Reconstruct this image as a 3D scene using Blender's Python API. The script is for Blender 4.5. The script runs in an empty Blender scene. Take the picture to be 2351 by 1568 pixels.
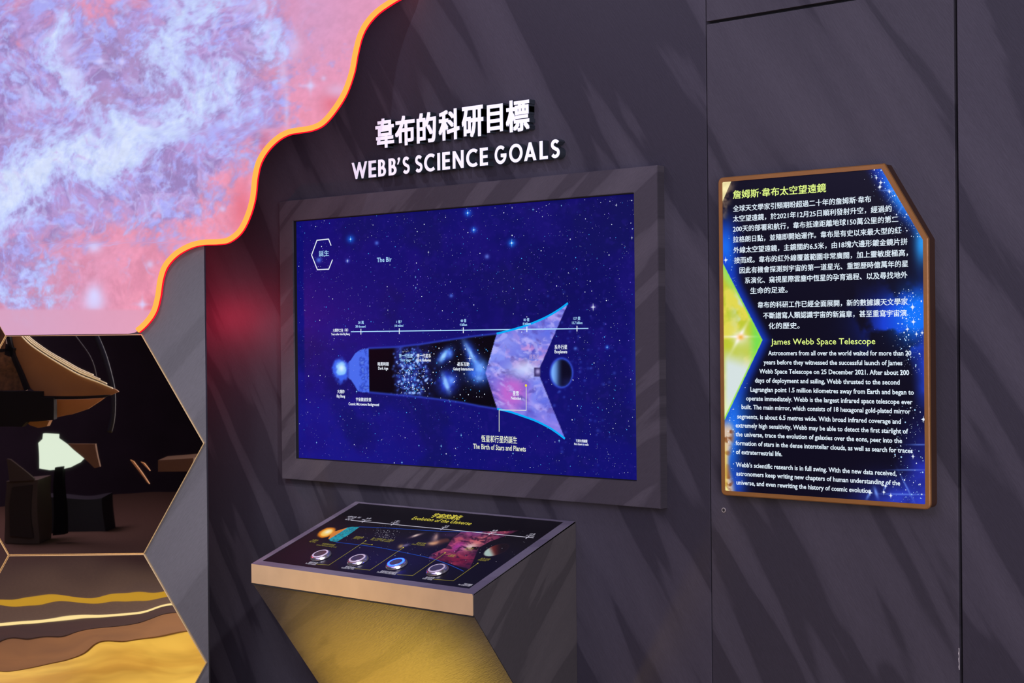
import bpy, bmesh, math, random
import numpy as np
from mathutils import Vector, Matrix
random.seed(7)
S = bpy.context.scene
COL = S.collection

# ------------------------------------------------------------------ camera
W, H, FPX = 2351.0, 1568.0, 3611.9
YAW, PITCH, ROLL = 0.7184, -0.004615, -0.0102
CAM = np.array([3.43736, -2.99428, 1.55982])
fw = np.array([-math.sin(YAW)*math.cos(PITCH), math.cos(YAW)*math.cos(PITCH), math.sin(PITCH)])
rt0 = np.array([math.cos(YAW), math.sin(YAW), 0.0]); up0 = np.cross(rt0, fw)
rt = math.cos(ROLL)*rt0 + math.sin(ROLL)*up0
up = -math.sin(ROLL)*rt0 + math.cos(ROLL)*up0
cd = bpy.data.cameras.new('camera'); cam = bpy.data.objects.new('camera', cd); COL.objects.link(cam)
cd.sensor_width = 36.0; cd.lens = FPX/W*36.0; cd.clip_start = 0.05; cd.clip_end = 100
cam.matrix_world = Matrix(((rt[0], up[0], -fw[0], CAM[0]), (rt[1], up[1], -fw[1], CAM[1]), (rt[2], up[2], -fw[2], CAM[2]), (0, 0, 0, 1)))
S.camera = cam

# ------------------------------------------------------------------ light, exposure
S.view_settings.view_transform = 'Standard'; S.view_settings.look = 'None'
S.view_settings.exposure = 0.0; S.view_settings.gamma = 1.0; S.view_settings.use_curve_mapping = False
wd = bpy.data.worlds.new('world'); S.world = wd; wd.use_nodes = True
wd.node_tree.nodes['Background'].inputs[0].default_value = (0.30, 0.26, 0.42, 1)
wd.node_tree.nodes['Background'].inputs[1].default_value = 0.05

def light(name, kind, loc, target, power, color, size=0.3, spot=60, blend=0.5, size_y=None):
    l = bpy.data.lights.new(name, kind); l.energy = power; l.color = color
    if kind == 'AREA':
        l.size = size
        if size_y: l.shape = 'RECTANGLE'; l.size_y = size_y
    else:
        l.shadow_soft_size = size
    if kind == 'SPOT': l.spot_size = math.radians(spot); l.spot_blend = blend
    o = bpy.data.objects.new(name, l); COL.objects.link(o); o.location = loc
    o.rotation_euler = (Vector(target)-Vector(loc)).to_track_quat('-Z', 'Y').to_euler()
    return o
light('ceiling_fill', 'AREA', (1.2, -2.6, 3.15), (1.2, -2.0, 0), 110, (0.62, 0.52, 1.0), 4.0)  # added purple ambient fill under the ceiling, softens the shadows
light('room_fill', 'AREA', (5.6, -4.3, 1.9), (0.7, 0, 1.35), 300, (0.83, 0.78, 1.0), 3.0, size_y=2.2)
light('low_warm_fill', 'AREA', (4.4, -3.6, 0.35), (1.2, 0, 0.6), 45, (1.0, 0.74, 0.42), 1.2)
light('rear_fill', 'AREA', (2.5, -9.5, 3.0), (2.5, -9.6, 0), 60, (0.75, 0.5, 0.9), 2.0)  # added fill that lifts the black rear of the room in the mirrors
light('ceiling_wash', 'AREA', (2.2, -2.3, 3.1), (1.2, 0, 1.4), 35, (0.82, 0.76, 1.0), 1.6)
light('track_spot', 'SPOT', (0.35, -0.95, 3.1), (0.95, 0, 1.7), 30, (0.80, 0.74, 1.0), 0.02, 75, 0.8)
light('track_spot', 'SPOT', (1.5, -1.5, 3.1), (1.5, 0, 1.3), 22, (0.9, 0.84, 1.0), 0.03, 80, 0.9)
light('partition_wash', 'SPOT', (1.6, -2.6, 2.9), (0.0, -0.4, 1.0), 170, (0.95, 0.95, 1.0), 0.2, 40, 0.9)
light('floor_uplight', 'SPOT', (0.38, -0.54, 0.09), (0.54, -0.13, 0.61), 115, (1.0, 0.62, 0.045), 0.04, 68, 1.0)
light('left_wall_fill', 'SPOT', (3.5, -1.9, 2.9), (-0.38, 0, 0.95), 420, (0.98, 0.90, 0.96), 0.06, 17, 1.0)  # added fill that brightens the dark left part of the wall
light('red_backlight', 'POINT', (-0.52, -0.20, 1.62), (0, 0, 0), 5.0, (1.0, 0.03, 0.09), 0.03)  # unseen red lamp behind the partition, added for the red wall glow
light('exhibit_fill', 'SPOT', (3.2, -5.0, 3.1), (1.9, -4.2, 0.3), 60, (1.0, 0.80, 0.55), 0.2, 100, 0.9)  # added warm fill for the floor and model that the mirrors reflect

# ------------------------------------------------------------------ geometry of the place
class Plane:
    """a flat surface: origin, two in-plane axes, outward normal"""
    def __init__(s, O, ex, ey):
        s.O = np.array(O, float); s.ex = np.array(ex, float); s.ey = np.array(ey, float)
        s.ex /= np.linalg.norm(s.ex); s.ey /= np.linalg.norm(s.ey); s.n = np.cross(s.ex, s.ey)
    def at(s, x, y):
        """measured point of the photograph -> coordinates on this surface"""
        d = fw*FPX + rt*(x-W/2) - up*(y-H/2)
        t = ((s.O-CAM) @ s.n)/(d @ s.n); P = CAM+t*d-s.O
        return float(P @ s.ex), float(P @ s.ey)
    def p(s, a, b, c=0.0): return s.O + a*s.ex + b*s.ey + c*s.n
    def photo(s, A, B):
        P = s.O[None]+A[:, None]*s.ex+B[:, None]*s.ey-CAM
        z = P @ fw
        return W/2+FPX*(P @ rt)/z, H/2-FPX*(P @ up)/z
YW = 0.015                                   # main wall surface
def vplane(y): return Plane((0, y, 0), (1, 0, 0), (0, 0, 1))
SCR = vplane(0.0); WALL = vplane(YW); LET = vplane(-0.008); INFO = vplane(-0.02); FRM = vplane(-0.012)
FH = np.array([-math.sin(YAW), math.cos(YAW), 0.0]); RV = np.array([math.cos(YAW), math.sin(YAW), 0.0])
D0 = 4.2
P0 = np.array([CAM[0], CAM[1], 0])+FH*D0
PART = Plane(P0, RV, (0, 0, 1))              # partition of mirror tiles: a = sideways, b = height, c = towards the visitor
NEB = Plane(P0-FH*0.004, RV, (0, 0, 1))

# ------------------------------------------------------------------ helpers
def tag(o, label=None, cat=None, group=None, kind=None):
    if label: o['label'] = label
    if cat: o['category'] = cat
    if group: o['group'] = group
    if kind: o['kind'] = kind
    return o
def link(name, me, mat=None, parent=None):
    o = bpy.data.objects.new(name, me); COL.objects.link(o)
    if mat is not None and me is not None: me.materials.clear(); me.materials.append(mat)
    if parent is not None:
        o.parent = parent
        bpy.context.view_layer.update() if False else None
        o.matrix_parent_inverse = Matrix.Translation(-parent_loc(parent))
    return o
def parent_loc(p):
    v = Vector(p.location)
    if p.parent is not None: v = v*1.0 + (parent_loc(p.parent) + p.matrix_parent_inverse.to_translation())
    return v
def empty(name, loc, **k):
    o = bpy.data.objects.new(name, None); COL.objects.link(o); o.location = loc; o.empty_display_size = 0.05
    return tag(o, **k)
def mesh(name, verts, faces, mat, parent=None, smooth=False):
    me = bpy.data.meshes.new(name); me.from_pydata([tuple(v) for v in verts], [], faces); me.update()
    if smooth:
        for p in me.polygons: p.use_smooth = True
    return link(name, me, mat, parent)
def prism_data(pl, pts, c0, c1):
    """closed outline pts (a,b) on plane pl from height c0 to c1"""
    n = len(pts)
    v = [pl.p(a, b, c1) for a, b in pts]+[pl.p(a, b, c0) for a, b in pts]
    ar = sum(pts[i][0]*pts[(i+1) % n][1]-pts[(i+1) % n][0]*pts[i][1] for i in range(n))
    f = [tuple(range(n)), tuple(range(2*n-1, n-1, -1))]+[(i, i+n, (i+1) % n+n, (i+1) % n) for i in range(n)]
    if ar < 0: f = [tuple(reversed(q)) for q in f]
    return v, f
def prism(name, pl, pts, c0, c1, mat, parent=None, bevel=0.0):
    v, f = prism_data(pl, pts, c0, c1)
    me = bpy.data.meshes.new(name); bm = bmesh.new()
    vs = [bm.verts.new(tuple(x)) for x in v]
    for q in f: bm.faces.new([vs[i] for i in q])
    bm.normal_update()
    if bevel: bmesh.ops.bevel(bm, geom=bm.edges[:], offset=bevel, segments=2, affect='EDGES', profile=0.6)
    bmesh.ops.triangulate(bm, faces=[g for g in bm.faces if len(g.verts) > 4])
    bm.to_mesh(me); bm.free()
    return link(name, me, mat, parent)
def rect(a0, b0, a1, b1): return [(a0, b0), (a1, b0), (a1, b1), (a0, b1)]
def multi_prism(name, pl, polys, c0, c1, mat, parent=None):
    V, F = [], []
    for pts in polys:
        v, f = prism_data(pl, pts, c0, c1); k = len(V); V += v; F += [tuple(i+k for i in q) for q in f]
    return mesh(name, V, F, mat, parent)
def seg(p, q, w):
    (x0, y0), (x1, y1) = p, q; L = math.hypot(x1-x0, y1-y0) or 1; dx, dy = (x1-x0)/L, (y1-y0)/L; h = w/2
    return [(x0-dy*h, y0+dx*h), (x0+dy*h, y0-dx*h), (x1+dy*h, y1-dx*h), (x1-dy*h, y1+dx*h)]
def strip(name, pl, pts, w, c0, c1, mat, parent=None, closed=False):
    """mitred line of width w"""
    P = [np.array(p, float) for p in pts]; n = len(P); Ls, Rs = [], []
    for i in range(n):
        a = P[i-1] if (i > 0 or closed) else P[i]; b = P[(i+1) % n] if (i < n-1 or closed) else P[i]
        d1 = P[i]-a; d2 = b-P[i]
        if np.linalg.norm(d1) < 1e-9: d1 = d2
        if np.linalg.norm(d2) < 1e-9: d2 = d1
        d1 = d1/np.linalg.norm(d1); d2 = d2/np.linalg.norm(d2); t = d1+d2; t /= np.linalg.norm(t)+1e-12
        nn = np.array([-t[1], t[0]]); k = 1/max(0.35, nn @ np.array([-d1[1], d1[0]]))
        Ls.append(P[i]+nn*w/2*k); Rs.append(P[i]-nn*w/2*k)
    V, F = [], []
    for i in range(n):
        V += [pl.p(*Ls[i], c1), pl.p(*Rs[i], c1), pl.p(*Rs[i], c0), pl.p(*Ls[i], c0)]
    m = n if closed else n-1
    for i in range(m):
        a, b = 4*i, 4*((i+1) % n)
        for j in range(4): F.append((a+j, a+(j+1) % 4, b+(j+1) % 4, b+j))
    if not closed: F += [(3, 2, 1, 0), (4*n-4, 4*n-3, 4*n-2, 4*n-1)]
    return mesh(name, V, F, mat, parent)
def tube(name, pts, r, mat, parent=None, seg_=10, closed=False):
    P = [Vector(tuple(p)) for p in pts]; n = len(P); V, F = [], []
    nrm = None
    for i in range(n):
        a = P[i-1] if (i > 0 or closed) else P[i]; b = P[(i+1) % n] if (i < n-1 or closed) else P[i]
        t = (b-a).normalized()
        if nrm is None: nrm = t.orthogonal().normalized()
        nrm = (nrm-t*nrm.dot(t)).normalized(); bn = t.cross(nrm)
        rr = r[i] if isinstance(r, (list, tuple)) else r
        for k in range(seg_):
            an = 2*math.pi*k/seg_; V.append(P[i]+(nrm*math.cos(an)+bn*math.sin(an))*rr)
    m = n if closed else n-1
    for i in range(m):
        for k in range(seg_):
            a, b = i*seg_, ((i+1) % n)*seg_
            F.append((a+k, a+(k+1) % seg_, b+(k+1) % seg_, b+k))
    if not closed: F += [tuple(range(seg_-1, -1, -1)), tuple((n-1)*seg_+k for k in range(seg_))]
    return mesh(name, V, F, mat, parent, smooth=True)
def lathe(name, O, ax, prof, mat, parent=None, n=32):
    """profile (radius, height) turned about axis ax through O"""
    ax = Vector(tuple(ax)).normalized(); u = ax.orthogonal().normalized(); w = ax.cross(u); O = Vector(tuple(O)); V, F = [], []
    for r, h in prof:
        for k in range(n):
            an = 2*math.pi*k/n; V.append(O+ax*h+(u*math.cos(an)+w*math.sin(an))*r)
    for i in range(len(prof)-1):
        for k in range(n): F.append((i*n+k, i*n+(k+1) % n, (i+1)*n+(k+1) % n, (i+1)*n+k))
    F.append(tuple((len(prof)-1)*n+k for k in range(n))); F.append(tuple(range(n-1, -1, -1)))
    o = mesh(name, V, F, mat, parent, smooth=True)
    for p in o.data.polygons:
        if len(p.vertices) > 4: p.use_smooth = False
    return o
def smooth_curve(pts, k=6):
    P = [np.array(p, float) for p in pts]; out = []
    for i in range(len(P)-1):
        a = P[max(i-1, 0)]; b = P[i]; c = P[i+1]; d = P[min(i+2, len(P)-1)]
        for j in range(k):
            t = j/k
            out.append(0.5*((2*b)+(-a+c)*t+(2*a-5*b+4*c-d)*t*t+(-a+3*b-3*c+d)*t**3))
    out.append(P[-1]); return out

# ------------------------------------------------------------------ materials
def lin(c):
    return tuple(((x/255)/12.92 if x/255 <= 0.04045 else ((x/255+0.055)/1.055)**2.4) for x in c[:3])
def M(name, color, rough=0.5, metal=0.0, emit=None, strength=1.0, spec=0.5, noise=0.0, nscale=40, bump=0.0, coat=0.0, bscale=200):
    m = bpy.data.materials.new(name); m.use_nodes = True; nt = m.node_tree; b = nt.nodes['Principled BSDF']
    b.inputs['Base Color'].default_value = (*color, 1); b.inputs['Roughness'].default_value = rough
    b.inputs['Metallic'].default_value = metal; b.inputs['Specular IOR Level'].default_value = spec
    b.inputs['Coat Weight'].default_value = coat
    if emit is not None:
        b.inputs['Emission Color'].default_value = (*emit, 1); b.inputs['Emission Strength'].default_value = strength
    tc = nt.nodes.new('ShaderNodeTexCoord')
    if noise:
        n = nt.nodes.new('ShaderNodeTexNoise'); n.inputs['Scale'].default_value = nscale; n.inputs['Detail'].default_value = 5
        nt.links.new(tc.outputs['Object'], n.inputs['Vector'])
        r = nt.nodes.new('ShaderNodeValToRGB'); e = r.color_ramp.elements
        e[0].position = 0.3; e[1].position = 0.7
        e[0].color = (*[x*(1-noise) for x in color], 1); e[1].color = (*[x*(1+noise) for x in color], 1)
        nt.links.new(n.outputs['Fac'], r.inputs['Fac']); nt.links.new(r.outputs['Color'], b.inputs['Base Color'])
    if bump:
        n = nt.nodes.new('ShaderNodeTexNoise'); n.inputs['Scale'].default_value = bscale; n.inputs['Detail'].default_value = 4
        nt.links.new(tc.outputs['Object'], n.inputs['Vector'])
        bp = nt.nodes.new('ShaderNodeBump'); bp.inputs['Strength'].default_value = bump; bp.inputs['Distance'].default_value = 0.002
        nt.links.new(n.outputs['Fac'], bp.inputs['Height']); nt.links.new(bp.outputs['Normal'], b.inputs['Normal'])
    return m
def laminate(name, dark, light_, ang, ax='XZ', rough=0.5, bump=0.25, seed=0.0, stretch=9.0, scale=1.5):
    """dark wood-look laminate: broad soft streaks running at an angle, fine sanded grain along them"""
    m = bpy.data.materials.new(name); m.use_nodes = True; nt = m.node_tree; b = nt.nodes['Principled BSDF']; L = nt.links.new
    tc = nt.nodes.new('ShaderNodeTexCoord'); sp = nt.nodes.new('ShaderNodeSeparateXYZ'); L(tc.outputs['Object'], sp.inputs[0])
    cb = nt.nodes.new('ShaderNodeCombineXYZ'); cb.inputs[2].default_value = seed
    if ax == 'XZ': L(sp.outputs['X'], cb.inputs[0]); L(sp.outputs['Z'], cb.inputs[1])
    elif ax == 'YZ': L(sp.outputs['Y'], cb.inputs[0]); L(sp.outputs['Z'], cb.inputs[1])
    else: L(sp.outputs['X'], cb.inputs[0]); L(sp.outputs['Y'], cb.inputs[1])
    mp = nt.nodes.new('ShaderNodeMapping'); mp.vector_type = 'TEXTURE'; mp.inputs['Rotation'].default_value = (0, 0, ang)
    L(cb.outputs[0], mp.inputs['Vector'])
    # gentle wander of the streaks
    mp2 = nt.nodes.new('ShaderNodeMapping'); mp2.inputs['Scale'].default_value = (scale, scale*stretch, 1); L(mp.outputs[0], mp2.inputs['Vector'])
    n1 = nt.nodes.new('ShaderNodeTexNoise'); n1.inputs['Scale'].default_value = 1.0; n1.inputs['Detail'].default_value = 3.0
    n1.inputs['Roughness'].default_value = 0.45; n1.inputs['Distortion'].default_value = 0.25; L(mp2.outputs[0], n1.inputs['Vector'])
    r = nt.nodes.new('ShaderNodeValToRGB'); e = r.color_ramp.elements; e[0].position = 0.36; e[1].position = 0.68
    e[0].color = (*dark, 1); e[1].color = (*light_, 1)
    e2 = r.color_ramp.elements.new(0.49); e2.color = (*[(x+y)/2*1.04 for x, y in zip(dark, light_)], 1)
    e3 = r.color_ramp.elements.new(0.465); e3.color = (*[x*0.98 for x in dark], 1)
    L(n1.outputs['Fac'], r.inputs['Fac'])
    mp3 = nt.nodes.new('ShaderNodeMapping'); mp3.inputs['Scale'].default_value = (60, 420, 1); L(mp.outputs[0], mp3.inputs['Vector'])
    n2 = nt.nodes.new('ShaderNodeTexNoise'); n2.inputs['Scale'].default_value = 1.0; n2.inputs['Detail'].default_value = 3.0; L(mp3.outputs[0], n2.inputs['Vector'])
    mx = nt.nodes.new('ShaderNodeMix'); mx.data_type = 'RGBA'; mx.blend_type = 'OVERLAY'; mx.inputs[0].default_value = 0.22
    L(r.outputs['Color'], mx.inputs[6]); L(n2.outputs['Fac'], mx.inputs[7]); L(mx.outputs[2], b.inputs['Base Color'])
    bp = nt.nodes.new('ShaderNodeBump'); bp.inputs['Strength'].default_value = bump; bp.inputs['Distance'].default_value = 0.001
    L(n2.outputs['Fac'], bp.inputs['Height']); L(bp.outputs['Normal'], b.inputs['Normal'])
    b.inputs['Roughness'].default_value = rough; b.inputs['Specular IOR Level'].default_value = 0.25
    return m
def picture(name, strength=1.0, base=0.0, rough=0.35, spec=0.3, emission=True):
    """self-lit picture whose colours are stored point by point on the surface"""
    m = bpy.data.materials.new(name); m.use_nodes = True; nt = m.node_tree; b = nt.nodes['Principled BSDF']
    at = nt.nodes.new('ShaderNodeAttribute'); at.attribute_name = 'col'
    b.inputs['Base Color'].default_value = (base, base, base, 1); b.inputs['Roughness'].default_value = rough
    b.inputs['Specular IOR Level'].default_value = spec
    nt.links.new(at.outputs['Color'], b.inputs['Emission Color']); b.inputs['Emission Strength'].default_value = strength
    return m

m_wall = laminate('wall_laminate', (0.0235, 0.0215, 0.030), (0.045, 0.0415, 0.053), math.radians(-57), seed=1.3, scale=1.05, stretch=8)
m_wall2 = laminate('wall_laminate_panel', (0.0245, 0.0225, 0.030), (0.046, 0.0425, 0.053), math.radians(-57), seed=4.7, scale=1.05, stretch=8)
m_frame = laminate('surround_laminate', (0.040, 0.036, 0.044), (0.064, 0.058, 0.068), math.radians(38), seed=2.1)
m_part = laminate('partition_laminate', (0.050, 0.050, 0.056), (0.064, 0.064, 0.071), math.radians(60), seed=6.0, scale=1.0)
m_pedside = laminate('pedestal_side_laminate', (0.045, 0.041, 0.042), (0.066, 0.060, 0.060), math.radians(48), 'YZ', seed=3.0)
m_pedbody = laminate('pedestal_laminate', (0.060, 0.052, 0.050), (0.075, 0.065, 0.060), math.radians(25), 'XZ', seed=3.4, bump=1.0)
m_pedrim = laminate('pedestal_rim_laminate', (0.10, 0.09, 0.12), (0.13, 0.12, 0.15), 0.3, 'XY', seed=3.9)
m_lip = M('bronze_trim', lin((192, 163, 122)), 0.42, 0.25, noise=0.06, nscale=14, bump=0.05)
m_gap = M('black_gap', (0.004, 0.004, 0.005), 0.8)
m_floor = M('dark_carpet', (0.13, 0.080, 0.040), 0.9, noise=0.2, nscale=60)
m_ceil = M('black_ceiling', (0.01, 0.01, 0.012), 0.9)
m_dark = M('dark_room_paint', (0.03, 0.022, 0.035), 0.8, noise=0.2, nscale=3)
m_white = M('white_acrylic', (0.72, 0.73, 0.78), 0.35, emit=(0.85, 0.88, 1.0), strength=0.32)
m_lside = M('black_acrylic', (0.020, 0.026, 0.034), 0.25, spec=0.5)
m_gold = M('gold_anodised', lin((140, 97, 50)), 0.38, 0.35, noise=0.05, nscale=30, bump=0.08)
m_golddark = M('gold_side', lin((62, 38, 24)), 0.45, 0.2)  # the frame's gold metal, with its dark reflections put into the colour
m_black = M('black_metal', (0.006, 0.006, 0.008), 0.8, spec=0.15)
def glow(name, c, s=1.0):
    m = bpy.data.materials.new(name); m.use_nodes = True; nt = m.node_tree; b = nt.nodes['Principled BSDF']
    b.inputs['Base Color'].default_value = (0, 0, 0, 1); b.inputs['Specular IOR Level'].default_value = 0.0
    b.inputs['Emission Color'].default_value = (*lin(c), 1); b.inputs['Emission Strength'].default_value = s
    return m
g_white = glow('lit_white', (235, 242, 255)); g_cyan = glow('lit_cyan', (10, 170, 250)); g_cream = glow('lit_cream', (235, 240, 215))
g_pale = glow('lit_pale_blue', (170, 215, 255)); g_green = glow('lit_yellow_green', (228, 250, 140)); g_body = glow('lit_text_white', (228, 242, 255))
g_dim = glow('lit_dim', (170, 150, 215)); g_yel = glow('lit_yellow', (235, 215, 60)); g_gold = glow('print_gold', (225, 210, 80))
g_golddim = glow('print_gold_dim', (150, 138, 62)); g_print = glow('print_white', (205, 200, 220)); g_star = glow('star_white', (225, 235, 255))
g_starb = glow('star_blue', (70, 170, 255)); g_starp = glow('star_violet', (120, 95, 220)); g_blue = glow('lit_blue', (38, 60, 190))
g_faint = glow('lit_faint_blue', (52, 78, 205)); g_pblue = glow('print_blue', (35, 70, 170))

# ------------------------------------------------------------------ numpy painting helpers
def vnoise(x, y, seed):
    r = np.random.RandomState(seed).rand(256, 256)
    xi = np.floor(x).astype(int); yi = np.floor(y).astype(int); fx = x-xi; fy = y-yi
    fx = fx*fx*(3-2*fx); fy = fy*fy*(3-2*fy)
    a = r[xi % 256, yi % 256]; b = r[(xi+1) % 256, yi % 256]; c = r[xi % 256, (yi+1) % 256]; d = r[(xi+1) % 256, (yi+1) % 256]
    return (a*(1-fx)+b*fx)*(1-fy)+(c*(1-fx)+d*fx)*fy
def fbm(x, y, size, octv=5, seed=0, gain=0.5):
    s = 0; a = 1; t = 0; f = 1.0/size
    for k in range(octv):
        an = 0.7*k; X = (x*math.cos(an)-y*math.sin(an))*f+17.3*k; Y = (x*math.sin(an)+y*math.cos(an))*f+9.1*k
        s = s+a*vnoise(X, Y, seed+k); t += a; a *= gain; f *= 2.03
    return s/t
def ridge(x, y, size, octv=5, seed=0):
    s = 0; a = 1; t = 0; f = 1.0/size
    for k in range(octv):
        an = 0.9*k; X = (x*math.cos(an)-y*math.sin(an))*f+7.3*k; Y = (x*math.sin(an)+y*math.cos(an))*f+3.1*k
        s = s+a*(1-abs(2*vnoise(X, Y, seed+k)-1))**2; t += a; a *= 0.55; f *= 2.07
    return s/t
def sst(a, b, x): t = np.clip((x-a)/(b-a), 0, 1); return t*t*(3-2*t)
def gs(x, y, cx, cy, sx, sy=None, ang=0.0):
    sy = sy or sx; c, s = math.cos(ang), math.sin(ang); dx, dy = x-cx, y-cy
    return np.exp(-(((dx*c+dy*s)/sx)**2+((-dx*s+dy*c)/sy)**2)/2)
def mixc(C, c, m): return C*(1-m[..., None])+np.array(c, float)*m[..., None]
def inpoly(x, y, pts):
    r = np.zeros(x.shape, bool); n = len(pts)
    for i in range(n):
        x0, y0 = pts[i]; x1, y1 = pts[(i+1) % n]
        if y0 == y1: continue
        r ^= ((y0 > y) != (y1 > y)) & (x < (x1-x0)*(y-y0)/(y1-y0)+x0)
    return r
def tolin(C):
    C = np.clip(C/255.0, 0, 1); return np.where(C <= 0.04045, C/12.92, ((C+0.055)/1.055)**2.4)
def painted(name, pl, rows, ncol, paint, mat, parent=None, c=0.0, thick=0.0):
    """rows: list of (b, a_left, a_right) bottom to top; a structured sheet carrying a picture"""
    A = np.array([np.linspace(r[1], r[2], ncol) for r in rows]); B = np.array([[r[0]]*ncol for r in rows], float)
    nr = len(rows)
    X, Y = pl.photo(A.ravel(), B.ravel()); C = 0
    da = (rows[0][2]-rows[0][1])/ncol*0.3; db = (rows[1][0]-rows[0][0])*0.3
    for sa, sb in ((da, db*0.5), (-da, -db*0.5), (da*0.5, -db), (-da*0.5, db)):   # four samples for each point of the sheet
        X, Y = pl.photo(A.ravel()+sa, B.ravel()+sb); C = C+tolin(paint(X, Y))/4
    V = pl.O[None]+A.ravel()[:, None]*pl.ex+B.ravel()[:, None]*pl.ey+c*pl.n
    idx = np.arange(nr*ncol).reshape(nr, ncol)
    F = np.stack([idx[:-1, :-1], idx[:-1, 1:], idx[1:, 1:], idx[1:, :-1]], -1).reshape(-1, 4)
    nf = len(F)
    if thick:                                      # sides and back
        loop = list(idx[0])+list(idx[1:, -1])+list(idx[-1, -2::-1])+list(idx[-2:0:-1, 0])
        nb = len(V); V = np.vstack([V, V[loop]-thick*pl.n]); m = len(loop); C = np.vstack([C, C[loop]*0.0])
        side = [(loop[(i+1) % m], loop[i], nb+i, nb+(i+1) % m) for i in range(m)]
        F = np.vstack([F, np.array(side)])
    me = bpy.data.meshes.new(name); me.vertices.add(len(V)); me.vertices.foreach_set('co', V.ravel().astype(np.float32))
    me.loops.add(len(F)*4); me.loops.foreach_set('vertex_index', F.ravel().astype(np.int32))
    me.polygons.add(len(F)); me.polygons.foreach_set('loop_start', np.arange(0, len(F)*4, 4, dtype=np.int32))
    me.polygons.foreach_set('loop_total', np.full(len(F), 4, dtype=np.int32)); me.update(calc_edges=True)
    at = me.color_attributes.new('col', 'FLOAT_COLOR', 'POINT')
    at.data.foreach_set('color', np.hstack([C, np.ones((len(C), 1))]).ravel().astype(np.float32))
    return link(name, me, mat, parent)

# ------------------------------------------------------------------ lettering
_tc = {}
def glyphs(body, bold=0.0, res=2, extrude=0.0):
    k = (body, bold, res, extrude)
    if k in _tc: return _tc[k]
    c = bpy.data.curves.new('t', 'FONT'); c.body = body; c.size = 1; c.offset = bold; c.resolution_u = res; c.extrude = extrude
    o = bpy.data.objects.new('t', c); COL.objects.link(o); bpy.context.view_layer.update()
    me = bpy.data.meshes.new_from_object(o.evaluated_get(bpy.context.evaluated_depsgraph_get()))
    co = np.zeros(len(me.vertices)*3); me.vertices.foreach_get('co', co); co = co.reshape(-1, 3)
    F = [tuple(p.vertices) for p in me.polygons]
    bpy.data.objects.remove(o); bpy.data.curves.remove(c); bpy.data.meshes.remove(me)
    _tc[k] = (co, F); return _tc[k]
def write(pl, body, a0, a1, b, em, mat, parent, c=0.0006, bold=0.008, name='text_line', res=2, shear=0.0):
    cjk = any(ord(ch) > 0x2e00 for ch in body)
    co, F = glyphs(body, 0.0 if cjk else bold, res)
    x0, x1 = co[:, 0].min(), co[:, 0].max()
    A = a0+(co[:, 0]-x0)/(x1-x0)*(a1-a0); B = b+co[:, 1]*em
    if not cjk: return mesh(name, pl.O[None]+A[:, None]*pl.ex+B[:, None]*pl.ey+c*pl.n, F, mat, parent)
    Vs, Fs = [], []                                 # each stroke set struck twice, a hair apart, for the bold face
    for i, (ox, oy) in enumerate(((-1, -.5), (1, .5))):
        k = len(Fs) and len(Vs[0]); h = bold*em*1.0
        Vs.append(pl.O[None]+(A+ox*h)[:, None]*pl.ex+(B+oy*h)[:, None]*pl.ey+(c+i*1e-5)*pl.n); Fs += [tuple(q+k for q in f) for f in F]
    return mesh(name, np.vstack(Vs), Fs, mat, parent)
def write_px(pl, body, xl, yb, xr, em, mat, parent, cjk=None, **k):
    """xl, yb: photo point of the lower left of the line; xr: its right end"""
    if cjk is None: cjk = ord(body[-1]) > 0x2e00 or ord(body[0]) > 0x2e00
    a0, b = pl.at(xl, yb)
    a1 = a0
    for _ in range(4):                              # right end lies on the same level line
        P = pl.O+a1*pl.ex+b*pl.ey-CAM; yy = H/2-FPX*(P @ up)/(P @ fw); a1 = pl.at(xr, yy)[0]
    if cjk: b += 0.08*em
    return write(pl, body, a0, a1, b, em, mat, parent, **k)

# ================================================================== THE SETTING
ZC = 3.2
backing = prism('wall_main', WALL, rect(-3.4, 0, 6.9, ZC), -0.06, -0.02, m_gap); tag(backing, kind='structure')
xs1 = WALL.at(1628, 800)[0]; xs2 = WALL.at(2200, 800)[0]; zt = WALL.at(1700, 40)[1]
def wpanel(a0, b0, a1, b1, mat, lab=None):
    o = prism('wall_panel', WALL, rect(a0, b0, a1, b1), -0.02, 0.0, mat, backing, bevel=0.0012)
    if lab: o['label'] = lab
wpanel(-3.4, 0, xs1-0.0012, ZC, m_wall)
wpanel(xs1+0.0012, 0, xs2-0.0035, zt-0.0035, m_wall2)
wpanel(xs1+0.0012, zt+0.0035, xs2-0.0035, ZC, m_wall2)
wpanel(xs2+0.0035, 0, 6.9, ZC, m_wall)
# chipped paint along the wide seam
z1, z0 = WALL.at(2204, 1488)[1], WALL.at(2204, 1538)[1]
pts = [(xs2-0.0062, z1)]; pts2 = []
for i in range(9):
    z = z1+(z0-z1)*i/8; pts2.append((xs2-0.0040-0.0022*random.random(), z)); 
pts = [(xs2-0.0034, z1)]+pts2+[(xs2-0.0034, z0)]
prism('paint_chip', WALL, pts, 0.0, 0.0006, M('bare_white_edge', (0.5, 0.48, 0.45), 0.8), backing)

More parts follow.
